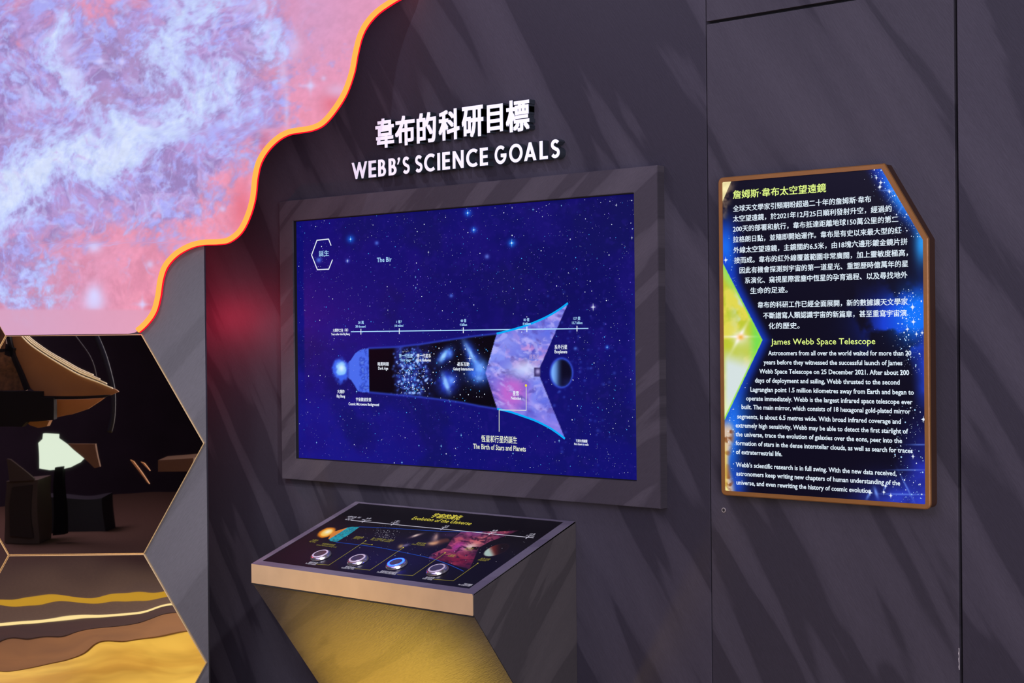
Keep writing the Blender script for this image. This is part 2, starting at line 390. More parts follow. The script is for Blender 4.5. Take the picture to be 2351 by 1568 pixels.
fl = mesh('floor', [(-3.4, 0.08, 0), (6.9, 0.08, 0), (6.9, -11.0, 0), (-3.4, -11.0, 0), (-3.4, 0.08, -.1), (6.9, 0.08, -.1), (6.9, -11.0, -.1), (-3.4, -11.0, -.1)],
          [(3, 2, 1, 0), (4, 5, 6, 7), (0, 1, 5, 4), (1, 2, 6, 5), (2, 3, 7, 6), (3, 0, 4, 7)], m_floor); tag(fl, kind='structure')
def box(name, x0, y0, z0, x1, y1, z1, mat, parent=None, bevel=0.0):
    pl = Plane((0, 0, 0), (1, 0, 0), (0, 1, 0)); return prism(name, pl, rect(x0, y0, x1, y1), z0, z1, mat, parent, bevel)
tag(box('ceiling', -3.4, -11.0, ZC, 6.9, 0.08, ZC+0.1, m_ceil), kind='structure')
tag(box('wall_left', -3.5, -11.0, 0, -3.4, 0.08, ZC, m_dark), kind='structure')
tag(box('wall_right', 6.9, -11.0, 0, 7.0, 0.08, ZC, m_dark), kind='structure')
tag(box('wall_rear', -3.5, -11.1, 0, 7.0, -11.0, ZC, m_dark), kind='structure')

# partition that carries the mirror tiles
pe = PART.at(471, 1000)[0]
partition = prism('wall_partition', PART, rect(-2.95, 0, pe, ZC), -0.035, -0.014, m_part, bevel=0.001); tag(partition, kind='structure')

# ================================================================== MIRROR TILES
def mirror_mat(name, wave, blob=None):
    m = bpy.data.materials.new(name); m.use_nodes = True; nt = m.node_tree; b = nt.nodes['Principled BSDF']; L = nt.links.new
    b.inputs['Base Color'].default_value = (0.93, 0.86, 0.70, 1); b.inputs['Metallic'].default_value = 1.0; b.inputs['Roughness'].default_value = 0.012
    tc = nt.nodes.new('ShaderNodeTexCoord'); n = nt.nodes.new('ShaderNodeTexNoise'); n.inputs['Scale'].default_value = 5.0; n.inputs['Detail'].default_value = 1.0
    L(tc.outputs['Object'], n.inputs['Vector']); bp = nt.nodes.new('ShaderNodeBump'); bp.inputs['Strength'].default_value = 1.0; bp.inputs['Distance'].default_value = wave
    L(n.outputs['Fac'], bp.inputs['Height']); L(bp.outputs['Normal'], b.inputs['Normal'])
    return m
m_mir = mirror_mat('gold_mirror', 0.0003); m_mirw = mirror_mat('gold_mirror_wavy', 0.0011)
m_edge = M('polished_gold_edge', lin((225, 195, 140)), 0.25, 0.5)
ax_, bz = PART.at(325, 767); a3, b3 = PART.at(20, 1275); ar, bm_ = PART.at(469, 1018)
ac = (ax_+a3)/2; he = (ax_-a3)/2; hw = ar-ac; z_top = bz; hh = (bz-b3)/2
def hexpts(cx, cz, k=1.0, ins=0.0):
    e, w_, h_ = he-ins*0.6, hw-ins*1.15, hh-ins
    return [(cx+w_, cz), (cx+e, cz+h_), (cx-e, cz+h_), (cx-w_, cz), (cx-e, cz-h_), (cx+e, cz-h_)]
def mtile(cx, cz, label, mat):
    t = empty('mirror_tile', tuple(PART.p(cx, cz-hh, -0.014)), label=label, cat='mirror', group='hexagonal gold mirror tiles')
    o = hexpts(cx, cz, ins=0.0006); i = hexpts(cx, cz, ins=0.0026)
    V = [PART.p(a, b, -0.0005) for a, b in i]+[PART.p(a, b, -0.003) for a, b in o]+[PART.p(a, b, -0.0138) for a, b in o]
    mesh('mirror_face', V[:6], [tuple(range(6))], mat, t)
    mesh('bevelled_edge', V, [(k, k+6, (k+1) % 6+6, (k+1) % 6) for k in range(6)]+[(k+6, k+12, (k+1) % 6+12, (k+1) % 6+6) for k in range(6)]+[tuple(range(17, 11, -1))], m_edge, t)
z1c = z_top-hh
mtile(ac, z1c, 'dark gold hexagonal mirror tile directly under the glowing nebula panel, reflecting a tan sunshield', m_mir)
mtile(ac, z1c-2*hh, 'wavy gold hexagonal mirror tile at bottom left, reflecting bright yellow floor bands', m_mirw)
mtile(ac, z1c-4*hh, 'hexagonal gold mirror tile lowest in its column, mostly below the frame', m_mirw)
dx = he+hw
mtile(ac-dx, z1c+hh, 'hexagonal gold mirror tile at left frame edge beside the nebula panel corner', m_mir)
mtile(ac-dx, z1c-hh, 'hexagonal gold mirror tile at left frame edge, tip showing between the two large tiles', m_mir)
mtile(ac-dx, z1c-3*hh, 'hexagonal gold mirror tile at far left near the floor', m_mirw)

# ================================================================== NEBULA LIGHT PANEL AND NEON
npx = [(293, 767), (308.5, 763.7), (333, 743.8), (353, 716.4), (363, 681.6), (369, 642), (380.6, 609.5), (405.5, 582), (438, 563.7), (468, 556.5), (502.5, 555), (527, 550),
       (552, 529), (570, 493), (581, 453), (586, 408), (594.5, 373), (612, 343), (637, 318), (662, 304), (687, 299), (716, 294), (741, 282), (766, 254), (791, 214), (808, 166),
       (816, 124), (826, 85), (841, 55), (866, 27), (900, 3), (925, -12), (940, -30), (946, -60), (947, -110), (947, -300)]
nc = [NEB.at(x, y) for x, y in npx]; nc[0] = (nc[0][0], z_top+0.001); nc[1] = (nc[1][0], max(nc[1][1], z_top+0.003))
ncs = [tuple(p) for p in smooth_curve(nc, 6)]
nb = np.array([p[1] for p in ncs]); na = np.array([p[0] for p in ncs]); nb = np.maximum.accumulate(nb+np.arange(len(nb))*1e-7)
def neb_paint(x, y):
    wx = x+55*(fbm(x, y, 130, 4, 3)-0.5)*2; wy = y+55*(fbm(x, y, 130, 4, 9)-0.5)*2
    C = np.zeros(x.shape+(3,))+np.array([228, 146, 182.])
    C = mixc(C, (240, 142, 170), np.clip(gs(x, y, 520, 540, 170, 90)+gs(x, y, 640, 300, 110, 80)+gs(x, y, 300, 690, 220, 60)+gs(x, y, 800, 90, 60, 90), 0, 1))
    C = mixc(C, (206, 150, 196), .8*gs(x, y, 700, 40, 130, 110)); C = mixc(C, (196, 146, 190), .8*gs(x, y, 60, 690, 130, 90))
    C = mixc(C, (204, 118, 150), .5*sst(.5, .7, fbm(wx, wy, 60, 5, 40, .6))*sst(800, 500, x+.2*y))
    # cloud density
    d = 0.0*x
    for (x0, y0, x1, y1, w, k) in [(-40, 440, 300, 330, 55, 1.15), (300, 330, 520, 190, 62, 0.85), (380, 160, 470, -30, 75, 0.85), (130, 60, 190, 220, 34, 0.9), (20, 60, 50, 230, 40, 0.5),
                                   (-30, 520, 70, 470, 60, 0.7), (600, -10, 640, 110, 42, 0.7), (640, 110, 660, 200, 18, 0.5), (50, 200, 220, 210, 40, 0.55), (430, 230, 600, 240, 60, 0.55),
                                   (60, 330, 250, 260, 50, 0.6), (100, 600, 60, 700, 60, 0.5), (0, 640, 110, 690, 70, 0.6), (330, 330, 520, 330, 60, 0.45), (230, 420, 460, 440, 60, 0.35),
                                   (280, 540, 360, 480, 26, 0.5), (440, 430, 500, 390, 20, 0.45), (150, 380, 0, 430, 70, 0.5)]:
        L2 = (x1-x0)**2+(y1-y0)**2; t = np.clip(((wx-x0)*(x1-x0)+(wy-y0)*(y1-y0))/L2, 0, 1)
        q = ((wx-x0-t*(x1-x0))**2+(wy-y0-t*(y1-y0))**2)/w**2; d = np.maximum(d, k*np.exp(-q/1.6))+0.12*k*np.exp(-q/2)
    q = fbm(wx, wy, 36, 7, 60, 0.66); q2 = fbm(x+.5*(wx-x), y+.5*(wy-y), 20, 6, 64, 0.68); rr = ridge(wx, wy, 48, 6, 50)
    reg = .9*gs(x, y, 0, 120, 90, 150)+gs(x, y, 280, 140, 230, 190)+gs(x, y, 90, 390, 190, 130)+gs(x, y, 480, 150, 110, 160)+.8*gs(x, y, 400, 370, 110, 70)+.9*gs(x, y, 30, 620, 75, 80)+.35*gs(x, y, 330, 510, 90, 50)+.3*gs(x, y, 640, 80, 50, 110)
    m = sst(0.42, 1.15, reg+1.35*(fbm(wx, wy, 80, 6, 66, .6)-.5)+.9*(q2-.5)+.35*(rr-.4))
    C = mixc(C, (176, 146, 212), .95*m)
    C = mixc(C, (136, 112, 178), .75*m*sst(.56, .34, q)); C = mixc(C, (168, 172, 250), .9*m*sst(.42, .64, .75*q2+.25*rr))
    C = mixc(C, (158, 132, 182), .55*np.clip(gs(x, y, 225, 235, 50, 26)+gs(x, y, 400, 245, 46, 28)+gs(x, y, 300, 130, 60, 46)+gs(x, y, 70, 330, 50, 26)+gs(x, y, 590, 130, 30, 40), 0, 1)*sst(.62, .45, q2))
    b = d*(.30+1.5*(q2-.15)+.35*rr)
    C = mixc(C, (186, 198, 254), .85*sst(.42, .92, b)); C = mixc(C, (200, 218, 255), .85*sst(.68, 1.2, b)); C = mixc(C, (228, 236, 255), .5*sst(1.0, 1.5, b))
    C = mixc(C, (200, 176, 236), .7*sst(.52, .86, ridge(x+1.7*(wx-x), y+1.7*(wy-y), 44, 6, 70))*sst(.40, .60, fbm(x, y, 80, 3, 72))*sst(700, 630, y)*sst(760, 640, x+.3*y))
    C = mixc(C, (196, 204, 255), .4*m*sst(.5, .75, ridge(wx, wy, 26, 5, 190)))
    C *= (0.94+0.12*fbm(x, y, 12, 4, 90, 0.65)[..., None])
    C = mixc(C, (226, 92, 112), .75*np.clip(gs(x, y, 556, 480, 18, 42)+gs(x, y, 768, 236, 20, 24)+gs(x, y, 344, 722, 14, 22)+gs(x, y, 606, 345, 8, 24), 0, 1))  # red glow of the neon tube, painted into the picture's colours
    for (cx, cy, sx, sy, k) in [(216, 680, 13, 19, 1.0), (216, 695, 17, 14, 0.7), (216, 567, 11, 9, .85), (344, 607, 6, 6, .7), (713, 197, 6, 6, .8), (703, 197, 14, 2.5, .45), (713, 197, 2.5, 14, .4),
                                (327, 699, 6, 6, .75), (327, 699, 2, 13, .4), (327, 699, 13, 2, .4), (658, 255, 4, 40, .5), (743, 180, 4, 4, .6), (511, 480, 4.5, 4.5, .7), (230, 141, 6, 6, .8), (230, 141, 22, 2.5, .5),
                                (279, 141, 5, 5, .8), (357, 285, 7, 7, .7), (174, 605, 4, 4, .4), (205, 50, 3, 3, .5), (268, 53, 3, 3, .5), (772, 208, 18, 12, .5), (168, 383, 4, 4, .5), (30, 60, 6, 4, .6),
                                (150, 120, 14, 30, .5), (170, 180, 12, 26, .5), (585, 15, 18, 14, .55), (548, 190, 9, 8, .5), (675, 105, 12, 22, .5), (650, 165, 6, 30, .45), (78, 178, 6, 5, .4), (215, 320, 7, 6, .5)]:
        C = mixc(C, (214, 208, 255), k*gs(x, y, cx, cy, sx, sy))
    bot = sst(706, 716, y)
    C = mixc(C, (222, 150, 180), 0.85*bot); C = mixc(C, (208, 160, 196), 0.6*bot*gs(x, y, 30, 750, 130, 60))
    return C
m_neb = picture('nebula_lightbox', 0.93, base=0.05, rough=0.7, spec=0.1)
panel = empty('nebula_light_panel', tuple(NEB.p(-1.6, z_top, 0)), label='large glowing pink and lavender nebula picture panel with scalloped right edge', cat='light panel')
rows = []; slope = (hw-he)/hh
zz = list(np.linspace(z_top+0.001, ZC-0.25, 470))
for z in zz:
    # left edge: along the tile sides, above the left tile's top it runs on to the partition's end
    le = ac-he-(z-z_top)*slope
    rows.append((z, le, float(np.interp(z, nb, na))))
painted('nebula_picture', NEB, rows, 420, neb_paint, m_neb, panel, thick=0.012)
neon = empty('neon_tube', tuple(NEB.p(nc[0][0], nc[0][1], 0.004)), label='wavy orange neon strip outlining the scalloped edge of the nebula panel', cat='neon light')
def neonmat(n, c):
    m = glow(n, (0, 0, 0)); m.node_tree.nodes['Principled BSDF'].inputs['Emission Color'].default_value = (*c, 1); return m
pts3 = [NEB.p(a, b, 0.006) for a, b in ncs]
pts3 = [p for p in pts3 if p[2] > z_top+0.0075]
tube('lit_core', pts3, 0.0070, neonmat('neon_core', (1.9, 0.50, 0.085)), neon, 10)
pts3b = [NEB.p(a, b, -0.0045) for a, b in ncs if b > z_top+0.0075]
tube('red_sleeve', pts3b, 0.0088, neonmat('neon_red', (1.8, 0.004, 0.03)), neon, 10)

# ================================================================== SCREEN SURROUND AND SCREEN
fx0, fz1 = FRM.at(640, 476); fx1, fz1 = FRM.at(1509, 379); _, fz0 = FRM.at(1514, 1168)
fx0 = (FRM.at(640, 480)[0]+FRM.at(648, 1102)[0])/2
sx0, sz1 = SCR.at(679, 507.5); sx1, _ = SCR.at(1461.5, 443); _, sz0 = SCR.at(1464, 1104)
sur = empty('screen_surround', (0.6, YW, fz0), label='dark wood-grain box frame fixed to the wall around the blue video screen', cat='frame')
V = []
for c in (0.012, -YW):
    for (a, b) in rect(fx0, fz0, fx1, fz1)+rect(sx0-0.0, sz0-0.0, sx1, sz1): V.append((a, -c, b))
F = []
for k in range(4):
    n = (k+1) % 4
    F += [(k, n, 4+n, 4+k), (8+k, 12+k, 12+n, 8+n), (k, 8+k, 8+n, n), (4+k, 4+n, 12+n, 12+k)]
o = mesh('frame_board', V, F, m_frame, sur)
bmn = bmesh.new(); bmn.from_mesh(o.data); bmesh.ops.recalc_face_normals(bmn, faces=bmn.faces[:])
bmesh.ops.bevel(bmn, geom=[e for e in bmn.edges if all(abs(v.co.y+0.012) < 1e-5 for v in e.verts)], offset=0.0012, segments=2, affect='EDGES'); bmn.to_mesh(o.data); bmn.free()
strip('black_gasket', FRM, rect(sx0+0.0015, sz0+0.0005, sx1-0.0005, sz1-0.0008), 0.003, -0.0115, -0.004, m_black, sur, closed=True)

neb_u = [(1140.6, 766), (1165, 760), (1200, 750), (1230, 739), (1260, 725), (1285, 710), (1304, 696)]
neb_l = [(1142, 938.6), (1170, 945), (1200, 955), (1230, 966), (1260, 981), (1280, 994), (1297, 1007)]
nebpoly = neb_u+[(1239, 844), (1226, 844), (1226, 865), (1239, 865)]+neb_l[::-1]+[(1114.7, 855.7)]
tube_u = [(845, 799.5), (905, 797), (960, 791), (1000, 785), (1040, 779), (1080, 773), (1140.6, 766)]
tube_l = [(848, 900.5), (905, 906), (960, 911), (1020, 918), (1060, 924), (1100, 932), (1142, 938.6)]
def scr_paint(x, y):
    C = np.zeros(x.shape+(3,))+np.array([13, 13, 112.])
    C = mixc(C, (27, 22, 140), 0.8*sst(1150, 700, x+0.0*y)*sst(560, 900, y)); C = mixc(C, (10, 5, 72), 0.75*gs(x, y, 1480, 420, 150, 120))
    C = mixc(C, (6, 6, 82), 0.6*gs(x, y, 1250, 660, 200, 100)); C = mixc(C, (24, 14, 118), 0.6*sst(0.45, 0.75, fbm(x, y, 60, 4, 5)))
    C = mixc(C, (12, 16, 88), 0.55*sst(0.5, 0.75, fbm(x, y, 90, 4, 15))); C = mixc(C, (36, 24, 130), 0.35*sst(0.55, 0.8, fbm(x, y, 9, 3, 25)))
    C = mixc(C, (48, 66, 150), 0.45*sst(1438, 1466, x)*gs(x, y, 1465, 830, 30, 90))
    yu = np.interp(x, [p[0] for p in tube_u], [p[1] for p in tube_u]); yl = np.interp(x, [p[0] for p in tube_l], [p[1] for p in tube_l])
    ins = (y > yu) & (y < yl) & (x > 845) & (x < 1143)
    C = np.where(ins[..., None], np.array([2, 2, 14.]), C)
    # first stars
    ms = ins*sst(900, 914, x)*sst(1005, 970, x); C = mixc(C, (34, 46, 150), ms*(0.25+.5*sst(.35, .65, fbm(x, y, 14, 4, 77))))
    r0 = random.Random(8); acc = np.zeros(x.shape)
    for _ in range(330):
        if _ < 230: cx, cy, sg, k = r0.gauss(948, 23), r0.uniform(800, 905), r0.uniform(.9, 2.1), r0.uniform(.35, 1.0)
        else: cx, cy, sg, k = r0.gauss(1325, 55), r0.gauss(850, 110), r0.uniform(1.2, 2.6), r0.uniform(.12, .45)
        w_ = (np.abs(x-cx) < 8) & (np.abs(y-cy) < 8)
        if _ < 230: w_ &= ins
        elif (cx-1289)**2/700+(cy-856)**2/1100 < 1.4: continue
        acc[w_] += k*np.exp(-((x[w_]-cx)**2+(y[w_]-cy)**2)/(2*sg*sg))
    C = mixc(C, (84, 118, 240), np.clip(acc, 0, 1)*.9); C = mixc(C, (170, 205, 255), sst(.6, 1.3, acc))
    # galaxies
    I = ins*1.0
    for (cx, cy, sx, sy, an, k, c) in [(1022, 816, 15, 8, -0.8, .8, (40, 80, 220)), (1019, 817, 9, 3.4, -1.0, 1, (150, 205, 255)), (1032, 813, 4, 5, 0, .8, (90, 140, 250)), (1027, 877, 15, 18, 0.2, .85, (35, 60, 200)),
                                       (1024, 880, 3.5, 12, -0.35, .9, (140, 190, 255)), (1036, 873, 5, 6, 0, .8, (100, 150, 255)), (1083, 815, 8, 22, -0.5, .8, (40, 80, 220)), (1085, 820, 3.2, 20, -0.5, .9, (150, 200, 255)),
                                       (1098, 856, 18, 16, 0.3, .8, (50, 100, 230)), (1102, 845, 8, 10, 0, .8, (110, 165, 255)), (1100, 868, 6, 5, 0, .7, (120, 170, 255))]:
        C = mixc(C, c, I*np.clip(1.35*k*gs(x, y, cx, cy, sx*1.1, sy*1.1, an)*(0.55+0.8*fbm(x, y, 8, 4, 31)), 0, 1))
    # glowing rims of the funnel
    for yy in (yu, yl): C = mixc(C, (48, 70, 200), 0.75*(x > 845)*(x < 1150)*np.exp(-((y-yy)/2.4)**2))
    # bright ball and bell
    fq = fbm(x, y, 14, 5, 13, .6); C = mixc(C, (56, 96, 235), sst(.30, .75, 1.5*gs(x, y, 781, 850, 13, 20)*(0.35+1.1*fq))); C = mixc(C, (130, 190, 255), sst(.35, .85, 1.5*gs(x, y, 782, 847, 9, 13)*(0.3+1.2*fbm(x, y, 8, 4, 14))))
    C = mixc(C, (225, 245, 255), 0.9*gs(x, y, 784, 845, 5, 6))
    bell = [(797, 835), (806, 826), (815, 812), (824, 805), (835, 801), (846, 799.5), (848, 900.5), (836, 901), (822, 898), (814, 884), (806, 872), (797, 866)]
    bi = inpoly(x, y, bell)*1.0; tex = fbm(x, y, 7, 3, 91)
    C = mixc(C, (72, 108, 236), bi*sst(794, 804, x)); C = mixc(C, (40, 66, 190), bi*sst(823, 827, x)*sst(0.42, 0.62, tex)*0.9); C = mixc(C, (110, 150, 250), bi*sst(823, 827, x)*sst(0.6, 0.75, tex)*0.6)
    # big nebula
    ni = inpoly(x, y, nebpoly)*1.0
    wx = x+24*(fbm(x, y, 40, 3, 101)-.5); wy = y+24*(fbm(x, y, 40, 3, 103)-.5); f1 = fbm(wx*0.8+wy*0.4, wy*1.3-wx*0.5, 42, 5, 105); f2 = ridge(wx*0.6+wy*0.5, wy*1.4-wx*0.7, 50, 4, 107)
    N = np.zeros(x.shape+(3,))+np.array([112, 118, 226.])
    N = mixc(N, (70, 74, 190), sst(0.5, 0.7, f1)*0.8); N = mixc(N, (190, 170, 245), sst(0.45, 0.8, f2)*0.75)
    N = mixc(N, (222, 150, 215), 0.7*sst(0.50, 0.66, fbm(wx, wy, 22, 5, 111, .6))*gs(x, y, 1215, 815, 50, 40, -0.5))
    N = mixc(N, (140, 160, 255), 0.6*sst(0.45, 0.7, fbm(wx*1.0, wy, 34, 5, 119, .6)))
    N = mixc(N, (200, 100, 205), 0.85*np.clip(1.2*gs(x, y, 1175, 900, 26, 30), 0, 1)*sst(1262, 1200, x)*sst(842, 880, y))
    N = mixc(N, (92, 78, 170), .75*sst(.56, .70, fbm(wx*.7+wy*.5, wy*1.4-wx*.6, 20, 6, 141, .62))); N = mixc(N, (196, 190, 255), .6*sst(.55, .72, fbm(wx*.7+wy*.5, wy*1.4-wx*.6, 16, 6, 151, .62)))
    N = mixc(N, (75, 55, 120), 0.8*sst(0.56, 0.72, fbm(wx, wy, 26, 4, 113))*gs(x, y, 1160, 820, 42, 34)); N = mixc(N, (205, 215, 255), 0.85*gs(x, y, 1205, 848, 26, 15)); N = mixc(N, (150, 160, 250), 0.6*gs(x, y, 1165, 785, 18, 14))
    N = mixc(N, (70, 100, 235), 0.6*sst(1190, 1300, x+0*y)*sst(0.4, 0.7, fbm(x, y, 40, 3, 117))); N = mixc(N, (150, 130, 235), 0.7*gs(x, y, 1270, 980, 40, 26))
    C = C*(1-ni[..., None])+N*ni[..., None]
    sq = (x > 1226) & (x < 1240) & (y > 844) & (y < 865); C = np.where(sq[..., None], (np.array([60, 50, 110.])+(x-1226)[..., None]*3*gs(x, y, 1233, 853, 4, 4)[..., None]*5), C)
    # exoplanet
    r = np.sqrt(((x-1289)/25.0)**2+((y-856)/32.5)**2)
    C = mixc(C, (60, 90, 225), 0.85*np.exp(-((r-1.0)/0.10)**2)); C = np.where((r < 1)[..., None], np.array([5, 6, 34.]), C)
    C = mixc(C, (120, 175, 255), (r < 1)*sst(1293, 1277, x)*(.45+.55*sst(1286, 1268, x))); C = mixc(C, (40, 70, 190), (r < 1)*0.75*np.exp(-((r-1.0)/0.09)**2)); C = mixc(C, (26, 30, 90), 0.6*gs(x, y, 1303, 878, 12, 8)*(r < 1))
    # soft star halos
    for (cx, cy, s, c) in [(1321, 800, 2.5, (90, 140, 240)), (732, 597, 4, (90, 140, 250)), (805, 549, 6, (20, 110, 240)), (1074, 489, 6, (30, 110, 240)), (1088, 528, 5, (40, 110, 240)), (1175, 558, 6, (30, 130, 250)),
                           (1118, 589, 3.5, (110, 140, 240)), (865, 558, 3, (90, 130, 240)), (1036, 679, 3, (90, 130, 240)), (798, 599, 3, (100, 130, 240)), (1362, 705, 4, (120, 100, 190)), (1394, 797, 3, (40, 110, 240))]:
        C = mixc(C, c, 0.75*gs(x, y, cx, cy, s, s))
    return C
scr = empty('video_screen', (sx0+0.6, 0.0, sz0), label='large flat video screen showing a blue starfield with a funnel-shaped universe timeline', cat='screen')
rows = [(z, sx0+0.0006, sx1-0.0006) for z in np.linspace(sz0+0.0006, sz1-0.0006, 340)]
pic = painted('screen_picture', SCR, rows, 470, scr_paint, picture('screen_picture', 1.0, 0.0, 0.5, 0.10), scr, thick=0.012)
def disc(a, b, r, n=6, ph=0.0): return [(a+r*math.cos(ph+2*math.pi*k/n), b+r*math.sin(ph+2*math.pi*k/n)) for k in range(n)]
def spark(a, b, r, q=0.16):
    out = []
    for k in range(8):
        rr = r if k % 2 == 0 else r*q; an = math.pi/4*k; out.append((a+rr*math.cos(an)*(0.8 if k % 4 == 0 else 1), b+rr*math.sin(an)))
    return out
def flat(name, pl, polys, mat, parent, c=0.0006, kind=None):
    V, F = [], []
    for p in polys:
        k = len(V); V += [pl.p(a, b, c) for a, b in p]
        ar_ = sum(p[i][0]*p[(i+1) % len(p)][1]-p[(i+1) % len(p)][0]*p[i][1] for i in range(len(p)))
        f = tuple(range(k, k+len(p))); F.append(f if ar_ > 0 else tuple(reversed(f)))
    o = mesh(name, V, F, mat, parent)
    if kind: o['kind'] = kind
    return o
rs = random.Random(5)
pw, pb, pv = [], [], []
avoid = nebpoly
for i in range(3200):
    x = rs.uniform(684, 1458); y = rs.uniform(440, 1100)
    a, b = SCR.at(x, y)
    if not (sx0+0.006 < a < sx1-0.004 and sz0+0.004 < b < sz1-0.004): continue
    if 845 < x < 907 and 797 < y < 905: continue
    if 1114 < x < 1300 and 700 < y < 1000 and rs.random() < 0.85: continue
    if (x-1289)**2/625+(y-856)**2/1000 < 1.2: continue
    u = rs.random(); r = 0.00045+0.0013*u**9
    if rs.random() < 0.45: pv.append(disc(a, b, r*0.85, 5))
    elif rs.random() < 0.35: pb.append(disc(a, b, r*1.0, 5))
    else: pw.append(disc(a, b, r, 5))
for i in range(230):                                     # dense first stars and the black funnel part
    x = rs.gauss(945, 22) if i < 170 else rs.uniform(990, 1135); y = rs.uniform(805, 905) if i < 170 else rs.uniform(795, 925)
    if not 908 < x < 1136: continue
    a, b = SCR.at(x, y); (pw if rs.random() < 0.4 else pb).append(disc(a, b, rs.uniform(0.0007, 0.0019), 6))
for (x, y, r) in [(805, 549, 8), (1074, 489, 9), (1088, 528, 8), (1175, 558, 10), (1284, 1012, 5), (727, 1016, 4), (923, 1062, 5), (1013, 1024, 5), (1059, 999, 5), (1394, 797, 5), (819, 899, 5), (865, 493, 5),
                  (955, 661, 4), (954, 636, 4), (868, 930, 4), (962, 1023, 4), (1289, 472, 3), (1224, 481, 4), (1035, 930, 3), (1178, 1041, 4)]:
    pb.append(spark(*SCR.at(x, y), r/900)); pw.append(disc(*SCR.at(x, y), r/900*0.22, 6))
for (x, y, r) in [(1362, 705, 9), (798, 599, 5), (1176, 477, 3), (984, 579, 4), (1451, 546, 4), (1415, 471, 4), (1079, 823, 9)]: pw.append(spark(*SCR.at(x, y), r/900))
flat('white_stars', SCR, pw, g_star, pic, 0.0005, 'stuff'); flat('blue_stars', SCR, pb, g_starb, pic, 0.0004, 'stuff'); flat('violet_stars', SCR, pv, g_starp, pic, 0.0003, 'stuff')
A = SCR.at
strip('timeline_bar', SCR, [A(806, 761.7), A(1351, 754)], 0.0026, 0.0002, 0.0007, g_pale, pic)
for x, y in ((829, 761.5), (917, 760.3), (1064, 758.2), (1210, 756), (1325, 754.4)): strip('timeline_tick', SCR, [A(x, y-6.5), A(x, y+6.5)], 0.0022, 0.0003, 0.0009, g_white, pic)
strip('cyan_edge', SCR, [tuple(p) for p in smooth_curve([A(*p) for p in neb_u], 4)], 0.0050, 0.0002, 0.0008, g_cyan, pic)
strip('cyan_edge', SCR, [tuple(p) for p in smooth_curve([A(*p) for p in neb_l], 4)], 0.0050, 0.0002, 0.0008, g_cyan, pic)
c4 = lambda X, Y: A(640+X/4.126, 420+Y/4.126)
strip('hexagon_outline', SCR, [c4(*p) for p in ((497, 593), (473, 532), (363, 543), (312, 683), (367, 822), (474, 817), (510, 727))], 0.0028, 0.0002, 0.0007, g_white, pic)
strip('callout_line', SCR, [A(1208.5, 889), A(1208.5, 942), A(1146.5, 941), A(1146.5, 991)], 0.0014, 0.0007, 0.0011, g_cream, pic)
flat('callout_dot', SCR, [disc(*A(1208.3, 885), 0.0036, 16)], g_yel, pic, 0.0012)
for (t, xl, yb, xr, em, g) in [
    ('誕生', 733, 589, 756, 0.0175, g_pale), ('The Bir', 866, 602, 900, 0.0175, g_pale),
    ('大爆炸之後（年）', 765, 762, 800, 0.0098, g_white), ('Years after the Big Bang', 761, 769.5, 804, 0.0085, g_white),
    ('38 萬', 823, 744, 836, 0.0095, g_pale), ('380 thousand', 817, 752, 840, 0.0088, g_pale), ('1 億？', 911, 742.5, 923, 0.0095, g_pale), ('100 million?', 907, 750.5, 927, 0.0088, g_pale),
    ('40 億', 1058, 740, 1071, 0.0095, g_pale), ('4 billion', 1056, 748, 1073, 0.0088, g_pale), ('80 億', 1203, 738, 1216, 0.0095, g_pale), ('8 billion', 1201, 746, 1219, 0.0088, g_pale),
    ('137 億', 1317, 735, 1333, 0.0095, g_pale), ('13.7 billion', 1314, 744, 1338, 0.0088, g_pale),
    ('暗黑時期', 868, 840, 893, 0.0115, g_white), ('Dark Age', 869, 848.5, 892, 0.0110, g_white), ('第一代恆星', 917, 821, 948, 0.0112, g_pale), ('First Stars', 921, 829.5, 943, 0.0105, g_pale),
    ('第一代星系', 958, 821, 990, 0.0112, g_white), ('First Galaxies', 958, 829.5, 990, 0.0105, g_white), ('星系互動', 1051, 840.5, 1078, 0.0115, g_white), ('Galaxy Interactions', 1041, 850, 1088, 0.0108, g_white),
    ('大爆炸', 775, 903, 792, 0.0115, g_white), ('Big Bang', 774, 912, 793, 0.0108, g_white), ('宇宙微波背景', 818, 921, 853, 0.0115, g_white), ('Cosmic Microwave Background', 801, 930, 871, 0.0108, g_white),
    ('系外行星', 1274, 802, 1303, 0.0125, g_white), ('Exoplanets', 1274, 811, 1303, 0.0115, g_white), ('原恆星', 1216, 824, 1239, 0.0125, g_dim), ('Protostars', 1216, 833.5, 1241, 0.0110, g_dim),
    ('星雲', 1178, 908, 1192, 0.0125, g_white), ('Nebulae', 1174, 917, 1197, 0.0110, g_white), ('不按比例繪圖', 1323, 1015, 1349, 0.0080, g_white), ('Not drawn to scale', 1319, 1021.5, 1352, 0.0080, g_white),
    ('恆星和行星的誕生', 1106, 1014.5, 1188, 0.0195, g_cream), ('The Birth of Stars and Planets', 1087, 1030, 1208, 0.0190, g_cream)]:
    write_px(SCR, t, xl, yb, xr, em, g, pic, c=0.0013, bold=0.022 if em < 0.015 else 0.012)

